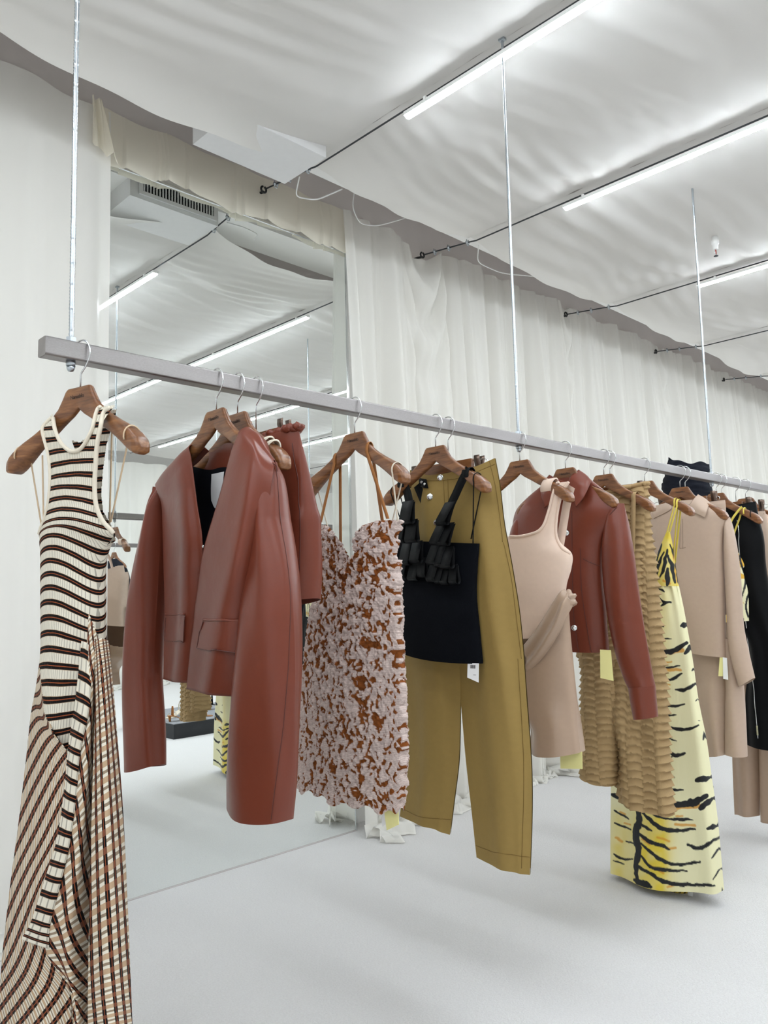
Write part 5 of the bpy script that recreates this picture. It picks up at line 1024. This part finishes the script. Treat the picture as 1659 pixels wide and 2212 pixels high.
b = shell(f17, [(('l', -.15, -.18), ZP((1490, 790)), .02), (('l', -.16, -.25), ZP((1530, 1000)), .045), (('l', -.17, -.36), ZP((1600, 1300)), .055), (('l', -.175, -.5), ('l', .19, -.5), .06), (ZR((696, 900)), ZR((872, 930)), .06), (ZR((704, 1200)), ZR((898, 1230)), .06), (ZR((712, 1415)), ZR((915, 1455)), .06)], 90, 120, q=.75, fold=folds(2, .009, 71, .2)); b.build('body', M['leather_black'], G); s17 = b.surf
MB().path(s17.line([ZP((1232, 1045)), ZP((1255, 1200)), ZP((1264, 1480)), ZR((700, 800)), ZR((735, 1100)), ZR((748, 1240)), ZR((762, 1390))], 60, .002), .0022, 5).build('zip', M['chrome'], G)
c = s17.at(*ZR((762, 1335))); MB().box(c + [-.012, -.004, -.035], c + [-.006, .004, .01]).build('zip_pull', M['chrome'], G, smooth=False)
f18 = Frame(K(1612), 0)
hanger(K(1612), 0, 'wooden hanger at the right edge carrying the pale beige jacket')
G = garment('beige_jacket', f18, 'pale beige jacket cut off by the right edge of picture', 'jacket')
shell(f18, [(('l', -.08, -.17), ('l', .08, -.17), .02), (('l', -.19, -.22), ('l', .19, -.22), .03, .02), (('l', -.23, -.27), ('l', .23, -.27), .045, .015), (('l', -.22, -.45), ('l', .23, -.45), .055), (('l', -.22, -.72), ('l', .23, -.72), .055)], 60, 70, q=.75, fold=folds(2, .006, 81, .4)).build('body', M['blush_knit'], G)
for sgn in (-1, 1): shell(f18, [(('l', sgn * .21 - .03, -.25), ('l', sgn * .21 + .03, -.25), .02), (('l', sgn * .235 - .05, -.4), ('l', sgn * .235 + .05, -.4), .045), (('l', sgn * .25 - .05, -.8), ('l', sgn * .25 + .05, -.8), .045)], 40, 50).build('sleeve', M['blush_knit'], G)
f19 = Frame(2.56, 0)
clip_hanger(2.56, 0, 'last clip hanger, hidden behind the black leather skirt')
G = garment('long_trousers', f19, 'long beige trousers whose hems show below the black leather skirt', 'trousers')
shell(f19, [(('l', -.15, -.18), ('l', .14, -.18), .02), (('l', -.18, -.4), ('l', .18, -.4), .05), (('l', -.2, -.62), ('l', .2, -.62), .055)], 60, 50, q=.75).build('seat', M['beige_crepe'], G)
shell(f19, [(('l', -.2, -.58), ('l', .03, -.58), .05), (ZR((632, 1100)), ZR((775, 1100)), .05), (ZR((636, 1440)), ZR((775, 1440)), .05), (ZR((650, 1755)), ZR((772, 1764)), .045)], 50, 90, fold=folds(1.5, .010, 91, .2)).build('leg', M['satin_beige'], G)
shell(f19, [(('l', -.02, -.58), ('l', .2, -.58), .05, 0, .015), (ZR((770, 1100)), ZR((900, 1100)), .05, 0, .015), (ZR((768, 1440)), ZR((915, 1440)), .05, 0, .015), (ZR((775, 1790)), ZR((930, 1810)), .045, 0, .015)], 50, 90, fold=folds(1.5, .008, 92, .2)).build('leg', M['satin_beige'], G)

# ------------------------------------------------------------------ things seen only in the mirror: second rail's clothes, shoe platform
R2Y = -0.66 * S
def rail2(x, name, label, cat, hl, parts):
    h = thing('clothes_hanger', (x, R2Y, RT), hl, 'hanger', 'wooden hangers on the rail'); h.rotation_euler = (0, 0, math.radians(90)); child('body', HB, h); child('hook', HK, h)
    f = Frame(0, 0); f.O = np.array([x, R2Y, RT]); f.u = np.array([0, 1.0, 0]); f.nrm = np.array([1.0, 0, 0])
    G = thing(name, (x, R2Y, RT - .25), label, cat)
    for nm, rows, mat in parts: shell(f, [(('l', a, z), ('l', c_, z), T) for a, c_, z, T in rows], 40, 50, q=.75, fold=folds(2, .008, int(x * 10), .3)).build(nm, M[mat], G)
def jacket_parts(mat, ln): return [('body', [(-.08, .08, -.16, .02), (-.2, .2, -.22, .03), (-.23, .23, -.3, .05), (-.22, .22, -.5, .055), (-.23, .23, -ln, .055)], mat), ('sleeve', [(-.26, -.2, -.26, .02), (-.3, -.2, -.42, .045), (-.31, -.21, -.85, .045)], mat), ('sleeve', [(.2, .26, -.26, .02), (.2, .3, -.42, .045), (.21, .31, -.85, .045)], mat)]
rail2(3.52, 'navy_jacket', 'dark navy jacket on the second rail, seen in the mirror', 'jacket', 'wooden hanger with a navy jacket on the second rail', jacket_parts('navy_crinkle', .7))
rail2(5.9, 'black_coat', 'long black coat on the second rail, seen in the mirror', 'coat', 'wooden hanger with a black coat on the second rail', jacket_parts('black_knit', 1.15))
rail2(6.2, 'cream_coat', 'long cream coat beside the black coat on the second rail', 'coat', 'wooden hanger with a cream coat on the second rail', jacket_parts('cream_tape', 1.2))
pf = thing('shoe_platform', W(2.9, -0.28, FZ), 'low black platform with a grey top carrying shoes, seen in mirror', 'platform')
M['platform_black'] = plain('platform_black', '#1d1f24', .6).m; M['platform_top'] = plain('platform_top', '#8d8f94', .6).m
MB().box(W(2.235, -0.56, FZ), W(4.2, 0.02, FZ + .080)).build('base', M['platform_black'], pf, smooth=False)
MB().box(W(2.236, -0.559, FZ + .080), W(4.199, 0.019, FZ + .083)).build('top', M['platform_top'], pf, smooth=False)
def shoe(x, y, rot, mat, label, heel=.05, k=0):
    z0 = (0.784 + FZ + .083) * S; ca, sa = math.cos(rot), math.sin(rot)
    def T(P): P = np.asarray(P, float); return np.stack([x + P[..., 0] * ca - P[..., 1] * sa, y + P[..., 0] * sa + P[..., 1] * ca, z0 + P[..., 2]], -1)
    G = thing('sandal', (x, y, z0), label, 'shoe', 'sandals on the shoe platform'); s_ = np.linspace(0, 1, 24)
    wd = .038 * np.interp(s_, [0, .05, .25, .5, .75, .95, 1], [.2, .7, .75, .62, 1, .7, .15]); hz = heel * np.interp(s_, [0, .25, .6, 1], [1, .92, .15, .02]) + .004; xx = (s_ - .5) * .24
    top = np.stack([np.stack([xx, sg * wd, hz], -1) for sg in (-1, -.33, .33, 1)], 1); bot = top.copy(); bot[..., 2] -= .006
    b = MB().grid(T(top)); b.grid(T(bot), flip=True); b.grid(T(np.stack([top[:, 0], bot[:, 0]], 1))); b.grid(T(np.stack([top[:, -1], bot[:, -1]], 1)), flip=True); b.build('sole', M[mat], G)
    MB().bar(T((-.10, 0, heel)), T((-.098, 0, 0)), .014, 10, .009).build('heel', M[mat], G)
    for p, hgt in ((.06, .035), (.02, .045), (-.075, .085)):
        a = np.linspace(0, math.pi, 12); zb = np.interp(p / .24 + .5, s_, hz); wb = np.interp(p / .24 + .5, s_, wd)
        P = T(np.stack([np.full(12, p), wb * np.cos(a), zb + hgt * np.sin(a)], -1)); ribbon(P, .012, (ca, sa, 0.0)).build('strap', M[mat], G)
for i, (x, y, r_, m_, l_) in enumerate([(3.72, -.10, .3, 'tan_tape', 'tan strappy sandal at the front of the shoe platform'), (3.95, -.16, .5, 'tan_tape', 'second tan sandal beside the front one on platform'), (3.80, -.34, 2.8, 'cream_tape', 'cream sandal lying behind the tan pair'), (4.05, -.40, 2.5, 'leather_black', 'black sandal behind the cream sandal on platform'), (4.25, -.14, .2, 'tan_tape', 'tan sandal on the platform near the tiger dress reflection'), (4.35, -.45, .4, 'leather_black', 'black sandal at the rear of the shoe platform'), (4.2, -.62, .2, 'cream_tape', 'cream sandal furthest back on the shoe platform')]): shoe(x, y, r_, m_, l_)
